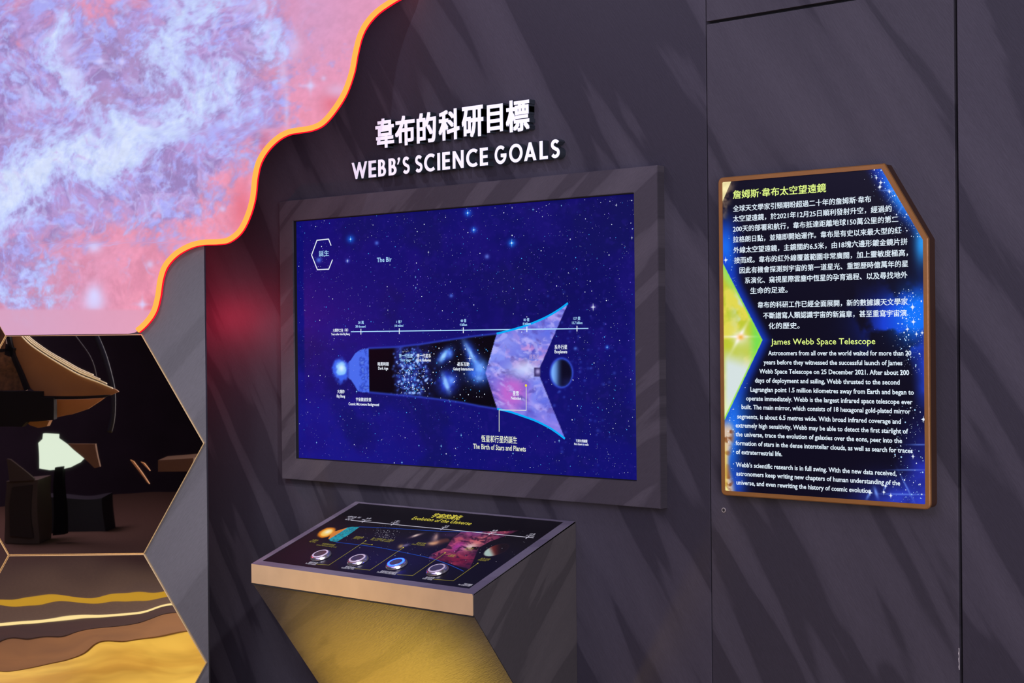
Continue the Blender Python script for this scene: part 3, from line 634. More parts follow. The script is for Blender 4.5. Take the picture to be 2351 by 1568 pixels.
# ================================================================== WALL TITLE
def poly_stroke(pts, t):
    P = [np.array(p, float) for p in pts]; n = len(P); Lp, Rp = [], []
    for i in range(n):
        d1 = P[i]-P[i-1] if i else P[1]-P[0]; d2 = P[i+1]-P[i] if i < n-1 else P[-1]-P[-2]
        d1 = d1/np.linalg.norm(d1); d2 = d2/np.linalg.norm(d2); tt = d1+d2; tt /= np.linalg.norm(tt); nn = np.array([-tt[1], tt[0]])
        k = 1/max(0.3, nn @ np.array([-d1[1], d1[0]])); Lp.append(tuple(P[i]+nn*t/2*k)); Rp.append(tuple(P[i]-nn*t/2*k))
    return Lp+Rp[::-1]
def arc(cx, cy, rx, ry, a0, a1, n=24): return [(cx+rx*math.cos(math.radians(a0+(a1-a0)*k/n)), cy+ry*math.sin(math.radians(a0+(a1-a0)*k/n))) for k in range(n+1)]
T = 0.185
def letter_shape(ch):
    """outlines in a cap-height-1 square, x later fitted to the measured width"""
    if ch == 'W': return [[(0, 1), (.15, 1), (.335, .42), (.49, 1), (.61, 1), (.765, .42), (.95, 1), (1.1, 1), (.82, 0), (.72, 0), (.55, .60), (.38, 0), (.28, 0)]]
    if ch == 'E': return [[(0, 0), (.5, 0), (.5, .165), (T, .165), (T, .415), (.48, .415), (.48, .58), (T, .58), (T, .835), (.5, .835), (.5, 1), (0, 1)]]
    if ch == 'L': return [[(0, 0), (.5, 0), (.5, .165), (T, .165), (T, 1), (0, 1)]]
    if ch == 'I': return [[(0, 0), (T, 0), (T, 1), (0, 1)]]
    if ch == 'N': return [[(0, 0), (T, 0), (T, .66), (.60, 0), (.78, 0), (.78, 1), (.60, 1), (.60, .34), (T, 1), (0, 1)]]
    if ch == 'A': return [[(0, 0), (.19, 0), (.265, .2), (.575, .2), (.65, 0), (.84, 0), (.50, 1), (.34, 1)], [(.325, .355), (.515, .355), (.42, .66)]]
    if ch == 'O': return [arc(.5, .5, .5, .515, 0, 360, 40)[:-1], arc(.5, .5, .315, .34, 0, 360, 40)[:-1]]
    if ch == 'B':
        o = [(0, 0)]+arc(.27, .285, .27, .285, -90, 52, 14)+arc(.235, .755, .235, .245, -38, 90, 14)+[(0, 1)]
        return [o, [(T, .155)]+arc(.27, .285, .10, .13, -90, 90, 8)+[(T, .415)], [(T, .575)]+arc(.235, .715, .085, .13, -90, 90, 8)+[(T, .845)]]
    if ch == 'C': return [poly_stroke(arc(.5, .5, .405, .425, 52, 308, 34), T)]
    if ch == 'G': return [poly_stroke(arc(.5, .5, .405, .425, 48, 352, 40)+[(.90, .46), (.52, .46)], T)]
    if ch == 'S':
        p = arc(.31, .725, .215, .19, 30, 235, 16)+[(.33, .49)]+arc(.30, .29, .225, .205, 52, -150, 16)
        return [poly_stroke(p, T)]
    if ch == "'": return [[(.02, .60), (.10, .60), (.24, .88), (.24, .95), (.20, 1), (.12, 1), (.06, .95), (.06, .88), (.10, .82)]]
def outline_mesh(splines, depth, off=0.0):
    c = bpy.data.curves.new('l', 'CURVE'); c.dimensions = '2D'; c.fill_mode = 'BOTH'; c.extrude = depth/2; c.offset = off
    for s in splines:
        sp = c.splines.new('POLY'); sp.points.add(len(s)-1)
        for k, (x, y) in enumerate(s): sp.points[k].co = (x, y, 0, 1)
        sp.use_cyclic_u = True
    o = bpy.data.objects.new('l', c); COL.objects.link(o); bpy.context.view_layer.update()
    me = bpy.data.meshes.new_from_object(o.evaluated_get(bpy.context.evaluated_depsgraph_get()))
    co = np.zeros(len(me.vertices)*3); me.vertices.foreach_get('co', co); co = co.reshape(-1, 3); F = [tuple(p.vertices) for p in me.polygons]
    bpy.data.objects.remove(o); bpy.data.curves.remove(c); bpy.data.meshes.remove(me)
    return co, F
def expand(pts_co, F, grow):
    return pts_co
def raised(letter_co, F, a0, a1, b0, b1, box_, parent, name='letter'):
    """fit unit outline (box_) to a0..a1, b0..b1; dark block behind, white face in front"""
    x0, x1, y0, y1 = box_
    def put(co, c0, c1):
        z0_, z1_ = co[:, 2].min(), co[:, 2].max(); A_ = a0+(co[:, 0]-x0)/(x1-x0)*(a1-a0); B_ = b0+(co[:, 1]-y0)/(y1-y0)*(b1-b0)
        Cc = c0+(co[:, 2]-z0_)/(z1_-z0_)*(c1-c0); return LET.O[None]+A_[:, None]*LET.ex+B_[:, None]*LET.ey+Cc[:, None]*LET.n
    return put
title_z0 = LET.at(846, 408)[1]; cap = LET.at(846, 369.6)[1]-title_z0
def Xl(X): return LET.at(780+X/4.198, 0)[0]
def lx(X, z):
    xpx = 780+X/4.198; a = 0.5
    for _ in range(5):
        P = LET.O+a*LET.ex+z*LET.ey-CAM; yy = H/2-FPX*(P @ up)/(P @ fw); a = LET.at(xpx, yy)[0]
    return a
def two_part(put, body, face, parent):
    (bc, bF), (fc, fF) = body, face
    l = mesh('letter', put(bc, -0.0225, -0.0012), bF, m_lside, parent)
    mesh('letter_face', put(fc, -0.0011, 0.0), fF, m_white, l)
et = empty('english_wall_title', (0.6, YW, title_z0), label="white raised capital letters reading WEBB'S SCIENCE GOALS on the wall above the screen", cat='sign')
for ch, X0, X1 in [('W', 115, 262), ('E', 277, 348), ('B', 370, 443), ('B', 470, 545), ("'", 553, 580), ('S', 607, 672), ('S', 727, 795), ('C', 813, 915), ('I', 940, 965), ('E', 988, 1060), ('N', 1088, 1192),
                   ('C', 1218, 1327), ('E', 1350, 1425), ('G', 1493, 1605), ('O', 1632, 1760), ('A', 1775, 1893), ('L', 1925, 2003), ('S', 2035, 2118)]:
    sp = letter_shape(ch); xs = [p[0] for s in sp for p in s]; a0, a1 = lx(X0, title_z0+cap/2), lx(X1, title_z0+cap/2)
    put = raised(None, None, a0, a1, title_z0, title_z0+cap, (min(xs), max(xs), 0, 1), et)
    two_part(put, outline_mesh(sp, 0.2, 0.035), outline_mesh(sp, 0.02), et)
zb = LET.at(780+430/4.198, 200+586/4.198)[1]; zt_ = LET.at(780+430/4.198, 200+300/4.198)[1]
ctt = empty('chinese_wall_title', (0.6, YW, zb), label='white raised Chinese characters mounted on the wall as the upper title line', cat='sign')
for ch, X0, X1 in [('韋', 343, 521), ('布', 532, 720), ('的', 741, 926), ('科', 952, 1152), ('研', 1175, 1382), ('目', 1418, 1570), ('標', 1600, 1826)]:
    base = glyphs(ch, 0.0, 3, 0.05)
    def heavy(h, dz):
        co_, F_ = base; V_, G_ = [], []
        for i, (ox, oy) in enumerate(((-1, -1), (1, -1), (1, 1), (-1, 1))):
            q = co_.copy(); q[:, 0] += ox*h; q[:, 1] += oy*h*0.75; q[:, 2] += i*dz; G_ += [tuple(v_+i*len(co_) for v_ in f_) for f_ in F_]; V_.append(q)
        return np.vstack(V_), G_
    f = heavy(0.030, 0.008); g = heavy(0.042, 0.002)
    x0, x1 = f[0][:, 0].min(), f[0][:, 0].max(); y0, y1 = f[0][:, 1].min(), f[0][:, 1].max()
    put = raised(None, None, lx(X0, (zb+zt_)/2), lx(X1, (zb+zt_)/2), zb+(0.006 if ch in '目' else 0), zt_-(0.004 if ch in '目' else 0), (x0, x1, y0, y1), ctt)
    two_part(put, g, f, ctt)

# ================================================================== INFORMATION LIGHTBOX
I = INFO.at
tl, tr, cr, br, bl = I(1648, 412), I(2029, 371), I(2130, 547), I(2135, 1170), I(1655, 1137)
L_, R_, Bt, Tp = (tl[0]+bl[0])/2, (cr[0]+br[0])/2, (br[1]+bl[1])/2, (tl[1]+tr[1])/2
outer = [(L_, Tp), (L_, Bt), (R_, Bt), (R_, cr[1]), (tr[0], Tp)]
def rounded(pts, rad, n=6):
    out = []; N = len(pts)
    for i in range(N):
        p = np.array(pts[i]); a = np.array(pts[i-1])-p; b = np.array(pts[(i+1) % N])-p; r = rad[i]
        if r == 0: out.append(tuple(p)); continue
        a = a/np.linalg.norm(a); b = b/np.linalg.norm(b); s = p+a*r; e = p+b*r
        for k in range(n+1):
            t = k/n; out.append(tuple((1-t)**2*s+2*t*(1-t)*p+t*t*e))
    return out
def inset(pts, d):
    N = len(pts); out = []
    for i in range(N):
        p = np.array(pts[i]); a = p-np.array(pts[i-1]); b = np.array(pts[(i+1) % N])-p; a /= np.linalg.norm(a); b /= np.linalg.norm(b)
        na_ = np.array([-a[1], a[0]]); nb_ = np.array([-b[1], b[0]]); m = na_+nb_; out.append(tuple(p+m*d/(1+na_ @ nb_)))
    return out
rad = [0.014, 0.014, 0.014, 0.0, 0.0]
RO = rounded(outer, rad); fwid = 0.0105
inn = inset(outer, fwid); RI = rounded(inn, [0.003, 0.003, 0.003, 0, 0])
ib = empty('information_lightbox', ((L_+R_)/2, YW, Bt), label='tall illuminated information board in a thin gold frame with one clipped top corner', cat='sign')
n = len(RO)
RIh = rounded(outer, rad); RM = rounded(inset(outer, 0.002), [0.012, .012, .012, 0, 0])
V = [INFO.p(a, b, -0.002) for a, b in RO]+[INFO.p(a, b, 0.0) for a, b in RM]+[INFO.p(a, b, 0.0) for a, b in RI]+[INFO.p(a, b, -0.003) for a, b in RI]+[INFO.p(a, b, -0.008) for a, b in RO]
F = []
for k in range(n):
    j = (k+1) % n
    for q in range(3): F.append((q*n+k, q*n+j, (q+1)*n+j, (q+1)*n+k))
    F.append((k, 4*n+k, 4*n+j, j))
mesh('gold_frame', V, F, m_gold, ib)
RS = rounded(inset(outer, 0.0015), rad)
prism('box_body', INFO, RS, -0.035, -0.0079, m_golddark, ib)
def info_paint(x, y):
    C = np.zeros(x.shape+(3,))+np.array([6, 5, 26.])
    f = fbm(x, y, 40, 5, 201); f2 = fbm(x, y, 16, 4, 210); g = 0.45+1.0*f
    def add(c, m): return mixc(C, c, np.clip(m, 0, 1))
    rx = np.interp(y, [372, 547, 1170], [2028, 2124, 2130]); lx_ = np.interp(y, [412, 1137], [1655, 1662])
    dr = rx-x; dl = x-lx_
    C = add((14, 50, 190), sst(62, 12, dr)*sst(560, 400, y)*g*1.0); C = add((25, 110, 255), sst(34, 0, dr)*sst(600, 430, y)*g); C = add((40, 160, 255), 0.9*gs(x, y, 2115, 560, 12, 34)+.6*gs(x, y, 2060, 450, 14, 40, -0.5))
    C = add((22, 58, 205), np.clip(1.5*gs(x, y, 2088, 742, 62, 46), 0, 1)*sst(.36, .56, fbm(x, y, 46, 5, 230))*1.1); C = add((10, 115, 252), gs(x, y, 2104, 725, 34, 40)*g*1.25); C = add((30, 60, 190), sst(40, 0, dr)*sst(740, 800, y)*sst(980, 880, y)*g)
    C = add((34, 44, 168), sst(85, 8, dr)*sst(900, 1100, y)*g*.95); C = add((44, 62, 200), gs(x, y, 2060, 1150, 60, 34)*g)
    C = add((14, 40, 160), sst(60, 8, dl)*sst(470, 560, y)*sst(700, 600, y)*1.0); C = add((20, 110, 240), gs(x, y, 1664, 580, 14, 44))
    te = np.interp(y, [602, 781, 965], [1657, 1749, 1662])
    dd = x-te; C = add((16, 60, 200), sst(30, 0, dd)*sst(560, 620, y)*sst(1010, 960, y)*0.85); C = add((30, 110, 235), gs(x, y, 1686, 960, 24, 50)*.8+.7*gs(x, y, 1676, 1050, 14, 60)); C = add((30, 80, 210), .8*gs(x, y, 1690, 1110, 16, 30))
    # top-left dusty arc
    C = add((90, 70, 62), sst(0.42, 0.6, f2)*sst(44, 10, dl+0.30*(y-420))*sst(545, 500, y)*1.0); C = add((170, 150, 120), 0.7*sst(0.58, 0.72, f2)*sst(40, 8, dl+0.28*(y-420))*sst(545, 500, y))
    C = np.where(inpoly(x, y, [(1640, 400), (1681, 408), (1657, 463), (1640, 470)])[..., None], np.array([232, 218, 160.])+(f2[..., None]-.5)*60, C)
    # bottom-left
    bb = sst(24, 6, dl-6*np.sin((y-960)/22.0))*sst(955, 990, y); C = add((215, 190, 170), bb); C = add((120, 60, 30), bb*sst(0.5, 0.68, f2)*.9); C = add((240, 210, 90), sst(12, 0, dl)*sst(990, 1060, y)*.9)
    C = np.where(inpoly(x, y, [(1655, 1104), (1680, 1137), (1680, 1150), (1655, 1150)])[..., None], np.array([238, 226, 150.]), C)
    # chevron
    tri = inpoly(x, y, [(1640, 570), (1657, 602), (1749, 781), (1662, 965), (1640, 1000)])*1.0
    Nn = np.zeros(x.shape+(3,))+np.array([190, 200, 50.])
    Nn = mixc(Nn, (225, 215, 80), sst(0.45, 0.65, f)); Nn = mixc(Nn, (205, 222, 190), sst(10, 46, x-1655-0.0*y)*sst(860, 700, y)*.9*sst(.35, .6, fbm(x, y, 30, 3, 222))); Nn = mixc(Nn, (120, 222, 80), sst(1712, 1738, x)); Nn = mixc(Nn, (150, 225, 110), .8*sst(-24, -6, dd)*sst(700, 620, y))
    Nn = mixc(Nn, (214, 226, 226), sst(800, 850, y-(x-1700)*0.3)*sst(1652, 1672, x)); Nn = mixc(Nn, (232, 246, 190), sst(900, 960, y)*.7); Nn = mixc(Nn, (250, 250, 250), gs(x, y, 1697, 773, 10, 10)*.8+.6*gs(x, y, 1697, 773, 3, 26, 0.5)+.6*gs(x, y, 1690, 773, 26, 2)); Nn = mixc(Nn, (240, 180, 70), gs(x, y, 1699, 774, 6, 5))
    Nn = mixc(Nn, (150, 230, 60), 0.9*sst(-4.5, -2.5, dd)); C = C*(1-tri[..., None])+Nn*tri[..., None]
    # lens-like spikes of the star photograph
    for (cx, cy, le, wi, an, k) in [(2040, 437, 22, 1.0, 0, .8), (2086, 1079, 46, 1.0, 0, .6), (2110, 1021, 30, 1, 0, .6), (2080, 1118, 40, 1.2, 1.1, .6), (2010, 1131, 14, 2.4, 1.25, .8), (1993, 1137, 14, 2.2, -1.1, .6), (2070, 1135, 60, 1.1, .02, .6), (2066, 480, 16, 1.1, -1.1, .5), (2032, 1117, 12, 1.6, -1.1, .7)]:
        C = add((120, 160, 255), k*gs(x, y, cx, cy, le*.6, wi, an)*1.1)
    return C
zs = np.linspace(Bt+fwid-0.001, Tp-fwid+0.001, 470)
(cxa, cza), (cxb, czb) = inn[3], inn[4]
rows = [(z, L_+fwid-0.001, (R_-fwid+0.001) if z < cza else R_-fwid+0.001+(cxb-cxa)*(z-cza)/(czb-cza)) for z in zs]
ip = painted('lit_picture', INFO, rows, 320, info_paint, picture('lightbox_picture', 1.0, 0.0, 0.3, 0.4), ib, c=-0.0025, thick=0.004)
rs = random.Random(11); pw, pb = [], []
def istar(x, y, r, l=pw): l.append(disc(*I(x, y), r/1000, 6))
for i in range(900):
    u = rs.random()
    if u < .22: y = rs.uniform(382, 545); x = np.interp(y, [372, 547], [2024, 2117])-abs(rs.gauss(0, 26))
    elif u < .55: x, y = rs.gauss(2095, 28), rs.uniform(660, 860)
    elif u < .8: x, y = rs.gauss(2095, 28), rs.uniform(930, 1155)
    else: x, y = 1668+abs(rs.gauss(0, 14)), rs.uniform(520, 1100)
    rxx = np.interp(y, [372, 547, 1170], [2024, 2117, 2122]); te = np.interp(y, [602, 781, 965], [1657, 1752, 1662]) if 602 < y < 965 else 0
    if x > rxx-3 or x < 1662 or x < te+3: continue
    istar(x, y, 0.35+1.5*rs.random()**5, pw if rs.random() < .6 else pb)
for (x, y, r) in [(2019, 429, 3), (2021, 419, 2.6), (2041, 440, 2.4), (2011, 408, 2.2), (1665, 597, 3.2), (2094, 705, 3.4), (2096, 739, 3.2), (2082, 756, 2.4), (2103, 767, 2.4), (2119, 963, 3), (2116, 764, 2.2), (2044, 1138, 2.6), (2028, 1130, 2.6), (2032, 1116, 2.6), (2095, 1048, 2.4), (1996, 1131, 3)]:
    istar(x, y, r); pw.append(spark(*I(x, y), r*2.6/1000, .14))
flat('white_stars', INFO, pw, g_star, ip, -0.0021, 'stuff'); flat('blue_stars', INFO, pb, g_pale, ip, -0.0022, 'stuff')
K = 4.5212
i1 = lambda X, Y: (1630+X/K, 360+Y/K); i2 = lambda X, Y: (1630+X/K, 680+Y/K); i3 = lambda X, Y: (1630+X/K, 940+Y/K)
for f, t, X0, Yb, X1, em, g in [
    (i1, '詹姆斯·韋布太空望遠鏡', 235, 438, 1200, 0.0205, g_green),
    (i1, '全球天文學家引頸期盼超過二十年的詹姆斯·韋布', 235, 571, 1668, 0.0152, g_body), (i1, '太空望遠鏡，於2021年12月25日順利發射升空，經過約', 235, 676, 1880, 0.0152, g_body),
    (i1, '200天的部署和航行，韋布抵達距離地球150萬公里的第二', 235, 782, 1950, 0.0152, g_body), (i1, '拉格朗日點，並隨即開始運作。韋布是有史以來最大型的紅', 236, 891, 1980, 0.0152, g_body),
    (i1, '外線太空望遠鏡，主鏡闊約6.5米，由18塊六邊形鍍金鏡片拼', 240, 1001, 2045, 0.0152, g_body), (i1, '接而成。韋布的紅外線覆蓋範圍非常廣闊，加上靈敏度極高，', 247, 1108, 2050, 0.0152, g_body),
    (i1, '因此有機會探測到宇宙的第一道星光、重塑歷時億萬年的星', 303, 1211, 2052, 0.0152, g_body), (i1, '系演化、窺視星際雲塵中恆星的孕育過程、以及尋找地外', 358, 1316, 2045, 0.0152, g_body),
    (i1, '生命的足迹。', 415, 1423, 800, 0.0152, g_body),
    (i2, '韋布的科研工作已經全面展開，新的數據讓天文學家', 492, 124, 2048, 0.0152, g_body), (i2, '不斷譜寫人類認識宇宙的新篇章，甚至重寫宇宙演', 548, 234, 2037, 0.0152, g_body), (i2, '化的歷史。', 605, 341, 925, 0.0152, g_body),
    (i2, 'James Webb Space Telescope', 628, 502, 1712, 0.0185, g_green),
    (i2, 'Astronomers from all over the world waited for more than 20', 600, 613, 2085, 0.0143, g_body), (i2, 'years before they witnessed the successful launch of James', 552, 708, 1993, 0.0143, g_body),
    (i2, 'Webb Space Telescope on 25 December 2021. After about 200', 508, 802, 2063, 0.0143, g_body), (i2, 'days of deployment and sailing, Webb thrusted to the second', 462, 896, 1965, 0.0143, g_body),
    (i2, 'Lagrangian point 1.5 million kilometres away from Earth and began to', 415, 990, 2112, 0.0143, g_body), (i2, 'operate immediately. Webb is the largest infrared space telescope ever', 370, 1082, 2098, 0.0143, g_body),
    (i2, 'built. The main mirror, which consists of 18 hexagonal gold-plated mirror', 323, 1171, 2078, 0.0143, g_body),
    (i3, 'segments, is about 6.5 metres wide. With broad infrared coverage and', 278, 94, 1978, 0.0143, g_body), (i3, 'extremely high sensitivity, Webb may be able to detect the first starlight of', 262, 186, 2052, 0.0143, g_body),
    (i3, 'the universe, trace the evolution of galaxies over the eons, peer into the', 262, 278, 1990, 0.0143, g_body), (i3, 'formation of stars in the dense interstellar clouds, as well as search for traces', 262, 370, 2100, 0.0143, g_body),
    (i3, 'of extraterrestrial life.', 265, 462, 745, 0.0143, g_body), (i3, "Webb's scientific research is in full swing. With the new data received,", 265, 595, 1933, 0.0143, g_body),
    (i3, 'astronomers keep writing new chapters of human understanding of the', 268, 686, 1970, 0.0143, g_body), (i3, 'universe, and even rewriting the history of cosmic evolution.', 270, 779, 1680, 0.0143, g_body)]:
    x, y = f(X0, Yb); x1 = f(X1, 0)[0]
    write_px(INFO, t, x, y, x1, em, g, ip, c=-0.0018, bold=0.019 if any(ord(ch_) > 0x2e00 for ch_ in t) else (0.006 if em > .018 else 0.018))

# screw hole beneath the lightbox
a, b = WALL.at(1662, 1171)
hole = lathe('screw_fixing', WALL.p(a, b, 0.0), WALL.n, [(0.0058, 0.0), (0.0058, 0.0016), (0.0044, 0.0022), (0.0036, 0.0016), (0.0034, 0.0004)], M('chipped_white_rim', (0.22, 0.20, 0.18), 0.6), None, 14)
tag(hole, 'tiny round screw hole with chipped pale rim in the wall below the information board', 'screw hole')
lathe('hole_plug', WALL.p(a+0.0006, b, 0.0003), WALL.n, [(0.0042, 0.0), (0.0040, 0.0014), (0.0022, 0.0020)], m_gap, hole, 12)

# ================================================================== PEDESTAL
XR = WALL.at(1322, 1190)[0]; ZBK = (WALL.at(1322, 1190)[1]+WALL.at(820, 1155)[1])/2
SIDE = Plane((XR, 0, 0), (0, 1, 0), (0, 0, 1))
yf, zf = SIDE.at(1085, 1364); _, zl = SIDE.at(1086, 1414); yu1, zu1 = SIDE.at(1177, 1568)
FRONT = Plane((0, yf, 0), (1, 0, 0), (0, 0, 1)); XL = (FRONT.at(577, 1297)[0]+FRONT.at(577, 1342)[0])/2
ped = empty('interactive_pedestal', ((XL+XR)/2, YW, 0), label='wall-mounted wedge pedestal with sloping black button panel and bronze front edge below the screen', cat='pedestal')
ky = (zu1-zl)/(yu1-yf)                       # slope of the underside
yb_ = -0.07; zb_ = zl+ky*(yb_-yf)
YB = YW-0.001
prof = [(YB, 0.0), (yb_, 0.0), (yb_, zb_), (yf+0.004, zl+0.001), (yf+0.004, zf-0.001), (YB, ZBK-0.001)]
v = [(XL, y, z) for y, z in prof]+[(XR, y, z) for y, z in prof]
off = lambda q: (q[0], q[1]-0.0016, q[2]-0.0012)
mesh('underside_board', [off(v[1]), off(v[2]), off(v[3]), off(v[7]), off(v[8]), off(v[9]), (XL, YB, zb_)], [(1, 4, 5, 2), (0, 3, 4, 1)], m_pedbody, ped)
# side boards (real 12 mm boards) 
for X, s in ((XR, 1), (XL, -1)):
    P_ = Plane((X-(0.012 if s > 0 else 0), 0, 0), (0, 1, 0), (0, 0, 1)); prism('side_board', P_, [(y, z) for y, z in prof], 0.0, 0.012, m_pedside, ped)
# bronze lip
prism('front_trim', Plane((0, 0, 0), (0, 1, 0), (0, 0, 1)), [(yf, zf), (yf+0.0035, zf), (yf+0.0035, zl), (yf, zl)], XL, XR-0.001, m_lip, ped, bevel=0.0006)
prism('shadow_gap', Plane((0, 0, 0), (0, 1, 0), (0, 0, 1)), [(yf+0.0008, zl), (yf+0.006, zl), (yf+0.006, zl-0.004), (yf+0.0008, zl-0.004)], XL+0.001, XR-0.001, m_gap, ped)
TOP = Plane((XL, yf, zf), (1, 0, 0), (0, YW-yf, ZBK-zf)); Wd = XR-XL; Dp = math.hypot(YW-yf, ZBK-zf)
Tt = TOP.at
g0, g1, g2, g3 = Tt(605, 1289), Tt(1084, 1351), Tt(1291.6, 1195.7), Tt(816, 1156)
gl = (g0[0]+g3[0])/2; gr = (g1[0]+g2[0])/2; gb = (g0[1]+g1[1])/2; gt = (g2[1]+g3[1])/2
V, F = [], []
for c in (0.0, -0.004):
    for (a, b) in rect(0, 0, Wd, Dp-0.004)+rect(gl, gb, gr, gt): V.append(TOP.p(a, b, c))
for k in range(4):
    n_ = (k+1) % 4; F += [(k, n_, 4+n_, 4+k), (8+k, 12+k, 12+n_, 8+n_), (k, 8+k, 8+n_, n_), (4+k, 4+n_, 12+n_, 12+k)]
mesh('top_rim', V, F, m_pedrim, ped)
q3 = lambda X, Y: (560+X/3.0141, 1140+Y/3.0141)
q4 = lambda X, Y: (560+X/5.8775, 1160+Y/5.8775); q5 = lambda X, Y: (940+X/5.8775, 1160+Y/5.8775)
def top_paint(x, y):
    C = np.zeros(x.shape+(3,))+np.array([7, 4, 14.]); X = (x-560)*3.0141; Y = (y-1140)*3.0141
    C = mixc(C, (20, 8, 26), .6*gs(X, Y, 350, 420, 260, 90)); C = mixc(C, (18, 14, 66), .9*gs(X, Y, 1000, 430, 300, 80)); C = mixc(C, (16, 12, 44), .6*gs(X, Y, 1200, 330, 300, 80))
    U = (X-640)/1.0; 
    def G(cx, cy, sx, sy, an=-0.35): return gs(X, Y, cx, cy, sx, sy, an)
    # sun ball, orange bell, cyan band
    gb_ = G(572, 247, 42, 19)*(.85+.3*fbm(X, Y, 18, 3, 330)); C = mixc(C, (225, 130, 20), sst(.18, .42, gb_)); C = mixc(C, (255, 205, 95), sst(.42, .75, gb_)); C = mixc(C, (255, 248, 215), G(580, 242, 18, 8))
    bell = inpoly(X, Y, [(625, 240), (665, 228), (718, 212), (640, 285), (600, 300), (584, 290), (600, 262)])*1.0; C = mixc(C, (225, 135, 50), bell*.95)
    band = inpoly(X, Y, [(718, 212), (742, 208), (800, 208), (735, 255), (640, 313), (598, 305), (590, 292), (640, 262)])*1.0; tx = fbm(X, Y, 9, 3, 301)
    C = mixc(C, (24, 160, 180), band); C = mixc(C, (10, 80, 120), band*sst(.5, .62, tx)*.8); C = mixc(C, (90, 200, 170), band*sst(.62, .75, tx)*.7)
    # galaxies
    for cx, cy, sx, sy, an, k, c in [(1190, 268, 32, 5, -.3, .8, (190, 150, 150)), (1188, 267, 14, 4, -.3, .9, (240, 220, 210)), (1320, 290, 16, 24, .5, .7, (150, 120, 130)), (1325, 318, 30, 9, -.3, .9, (205, 140, 110)), (1300, 322, 22, 7, 0, .8, (225, 170, 130)),
                                     (1085, 342, 14, 9, -.4, .9, (190, 150, 100)), (1120, 335, 18, 6, -.3, .8, (130, 120, 170)), (1330, 275, 8, 14, .3, .7, (225, 180, 160))]:
        C = mixc(C, c, k*gs(X, Y, cx, cy, sx, sy, an))
    # magenta nebula
    poly = [(1500, 245), (1640, 240), (1760, 240), (1900, 232), (1830, 262), (1700, 310), (1625, 352), (1560, 500), (1480, 480), (1400, 450), (1275, 425), (1300, 395), (1400, 350), (1440, 290)]
    ni = inpoly(X, Y, poly)*1.0; ni = np.maximum(ni, 0.0); wx, wy = X+40*(fbm(X, Y, 60, 3, 310)-.5), Y+40*(fbm(X, Y, 60, 3, 312)-.5)
    f = fbm(wx+wy*1.2, wy*2.2-wx*.5, 80, 5, 315); Nn = np.zeros(x.shape+(3,))+np.array([120, 42, 88.])
    Nn = mixc(Nn, (60, 22, 60), sst(.5, .66, f)); Nn = mixc(Nn, (205, 92, 110), sst(.45, .3, f)*.9); Nn = mixc(Nn, (225, 110, 120), 1.0*gs(X, Y, 1620, 310, 90, 26, -.5)); Nn = mixc(Nn, (245, 215, 210), gs(X, Y, 1560, 345, 38, 14, -.2))
    Nn = mixc(Nn, (190, 60, 170), .85*gs(X, Y, 1480, 345, 40, 22, -.3)); Nn = mixc(Nn, (130, 24, 60), .9*gs(X, Y, 1480, 440, 110, 30)); Nn = mixc(Nn, (150, 70, 150), .8*gs(X, Y, 1600, 255, 60, 14)); Nn = mixc(Nn, (120, 120, 180), .8*gs(X, Y, 1285, 412, 12, 14))
    Nn = mixc(Nn, (48, 16, 52), .8*sst(.50, .66, fbm(wx*.8+wy*.9, wy*2.4-wx*.4, 40, 6, 340, .62))); Nn *= (sst(1960, 1780, X)*.7+.22)[..., None]
    C = C*(1-ni[..., None])+Nn*ni[..., None]; C = mixc(C, (110, 60, 50), .7*gs(X, Y, 1400, 300, 90, 14, -.25)*sst(.4, .6, f)); C = mixc(C, (70, 40, 90), .6*gs(X, Y, 1430, 262, 60, 14))
    C = np.where(inpoly(X, Y, [(1580, 345), (1625, 348), (1612, 368), (1570, 362)])[..., None], np.array([30, 12, 16.]), C)
    # planet
    r = np.sqrt(((X-1745)*.92+(Y-368)*.40)**2/70**2+((Y-368)*1.0+(X-1745)*.22)**2/36**2)
    C = np.where((r < 1)[..., None], np.array([16, 6, 12.]), C); C = mixc(C, (120, 40, 34), (r < 1)*sst(1790, 1700, X)*1.0); C = mixc(C, (170, 195, 190), (r < 1)*sst(1735, 1685, X-0.5*(Y-368)))
    C = mixc(C, (40, 16, 30), .5*np.exp(-((r-1)/.06)**2))
    return C
rows = [(b, gl-0.0005, gr+0.0005) for b in np.linspace(gb-0.0005, gt+0.0005, 230)]
gp = painted('graphic_panel', TOP, rows, 420, top_paint, picture('backlit_graphic', 0.85, 0.006, 0.25, 0.08), ped, c=-0.0008, thick=0.003); gp['label'] = 'sloping black printed panel with timeline artwork'
TQ = lambda X, Y: Tt(*q3(X, Y))
strip('timeline_bar', TOP, [TQ(740, 163), TQ(2003, 284)], 0.0014, -0.0007, -0.0001, g_print, gp)
for X, Y in ((829, 170), (1030, 189), (1372, 222), (1705, 256), (1962, 281)):
    a, b = TQ(X, Y); strip('timeline_tick', TOP, [(a, b-0.007), (a, b+0.007)], 0.0013, -0.0006, 0.0, g_print, gp)
strip('blue_curve', TOP, [tuple(p) for p in smooth_curve([TQ(*p) for p in ((795, 208), (950, 214), (1150, 226), (1330, 237), (1500, 243), (1650, 243))], 4)], 0.0016, -0.0007, -0.0003, g_pblue, gp)
strip('blue_curve', TOP, [tuple(p) for p in smooth_curve([TQ(*p) for p in ((640, 315), (800, 333), (950, 354), (1100, 384), (1290, 425), (1420, 470), (1520, 515))], 4)], 0.0016, -0.0007, -0.0003, g_pblue, gp)
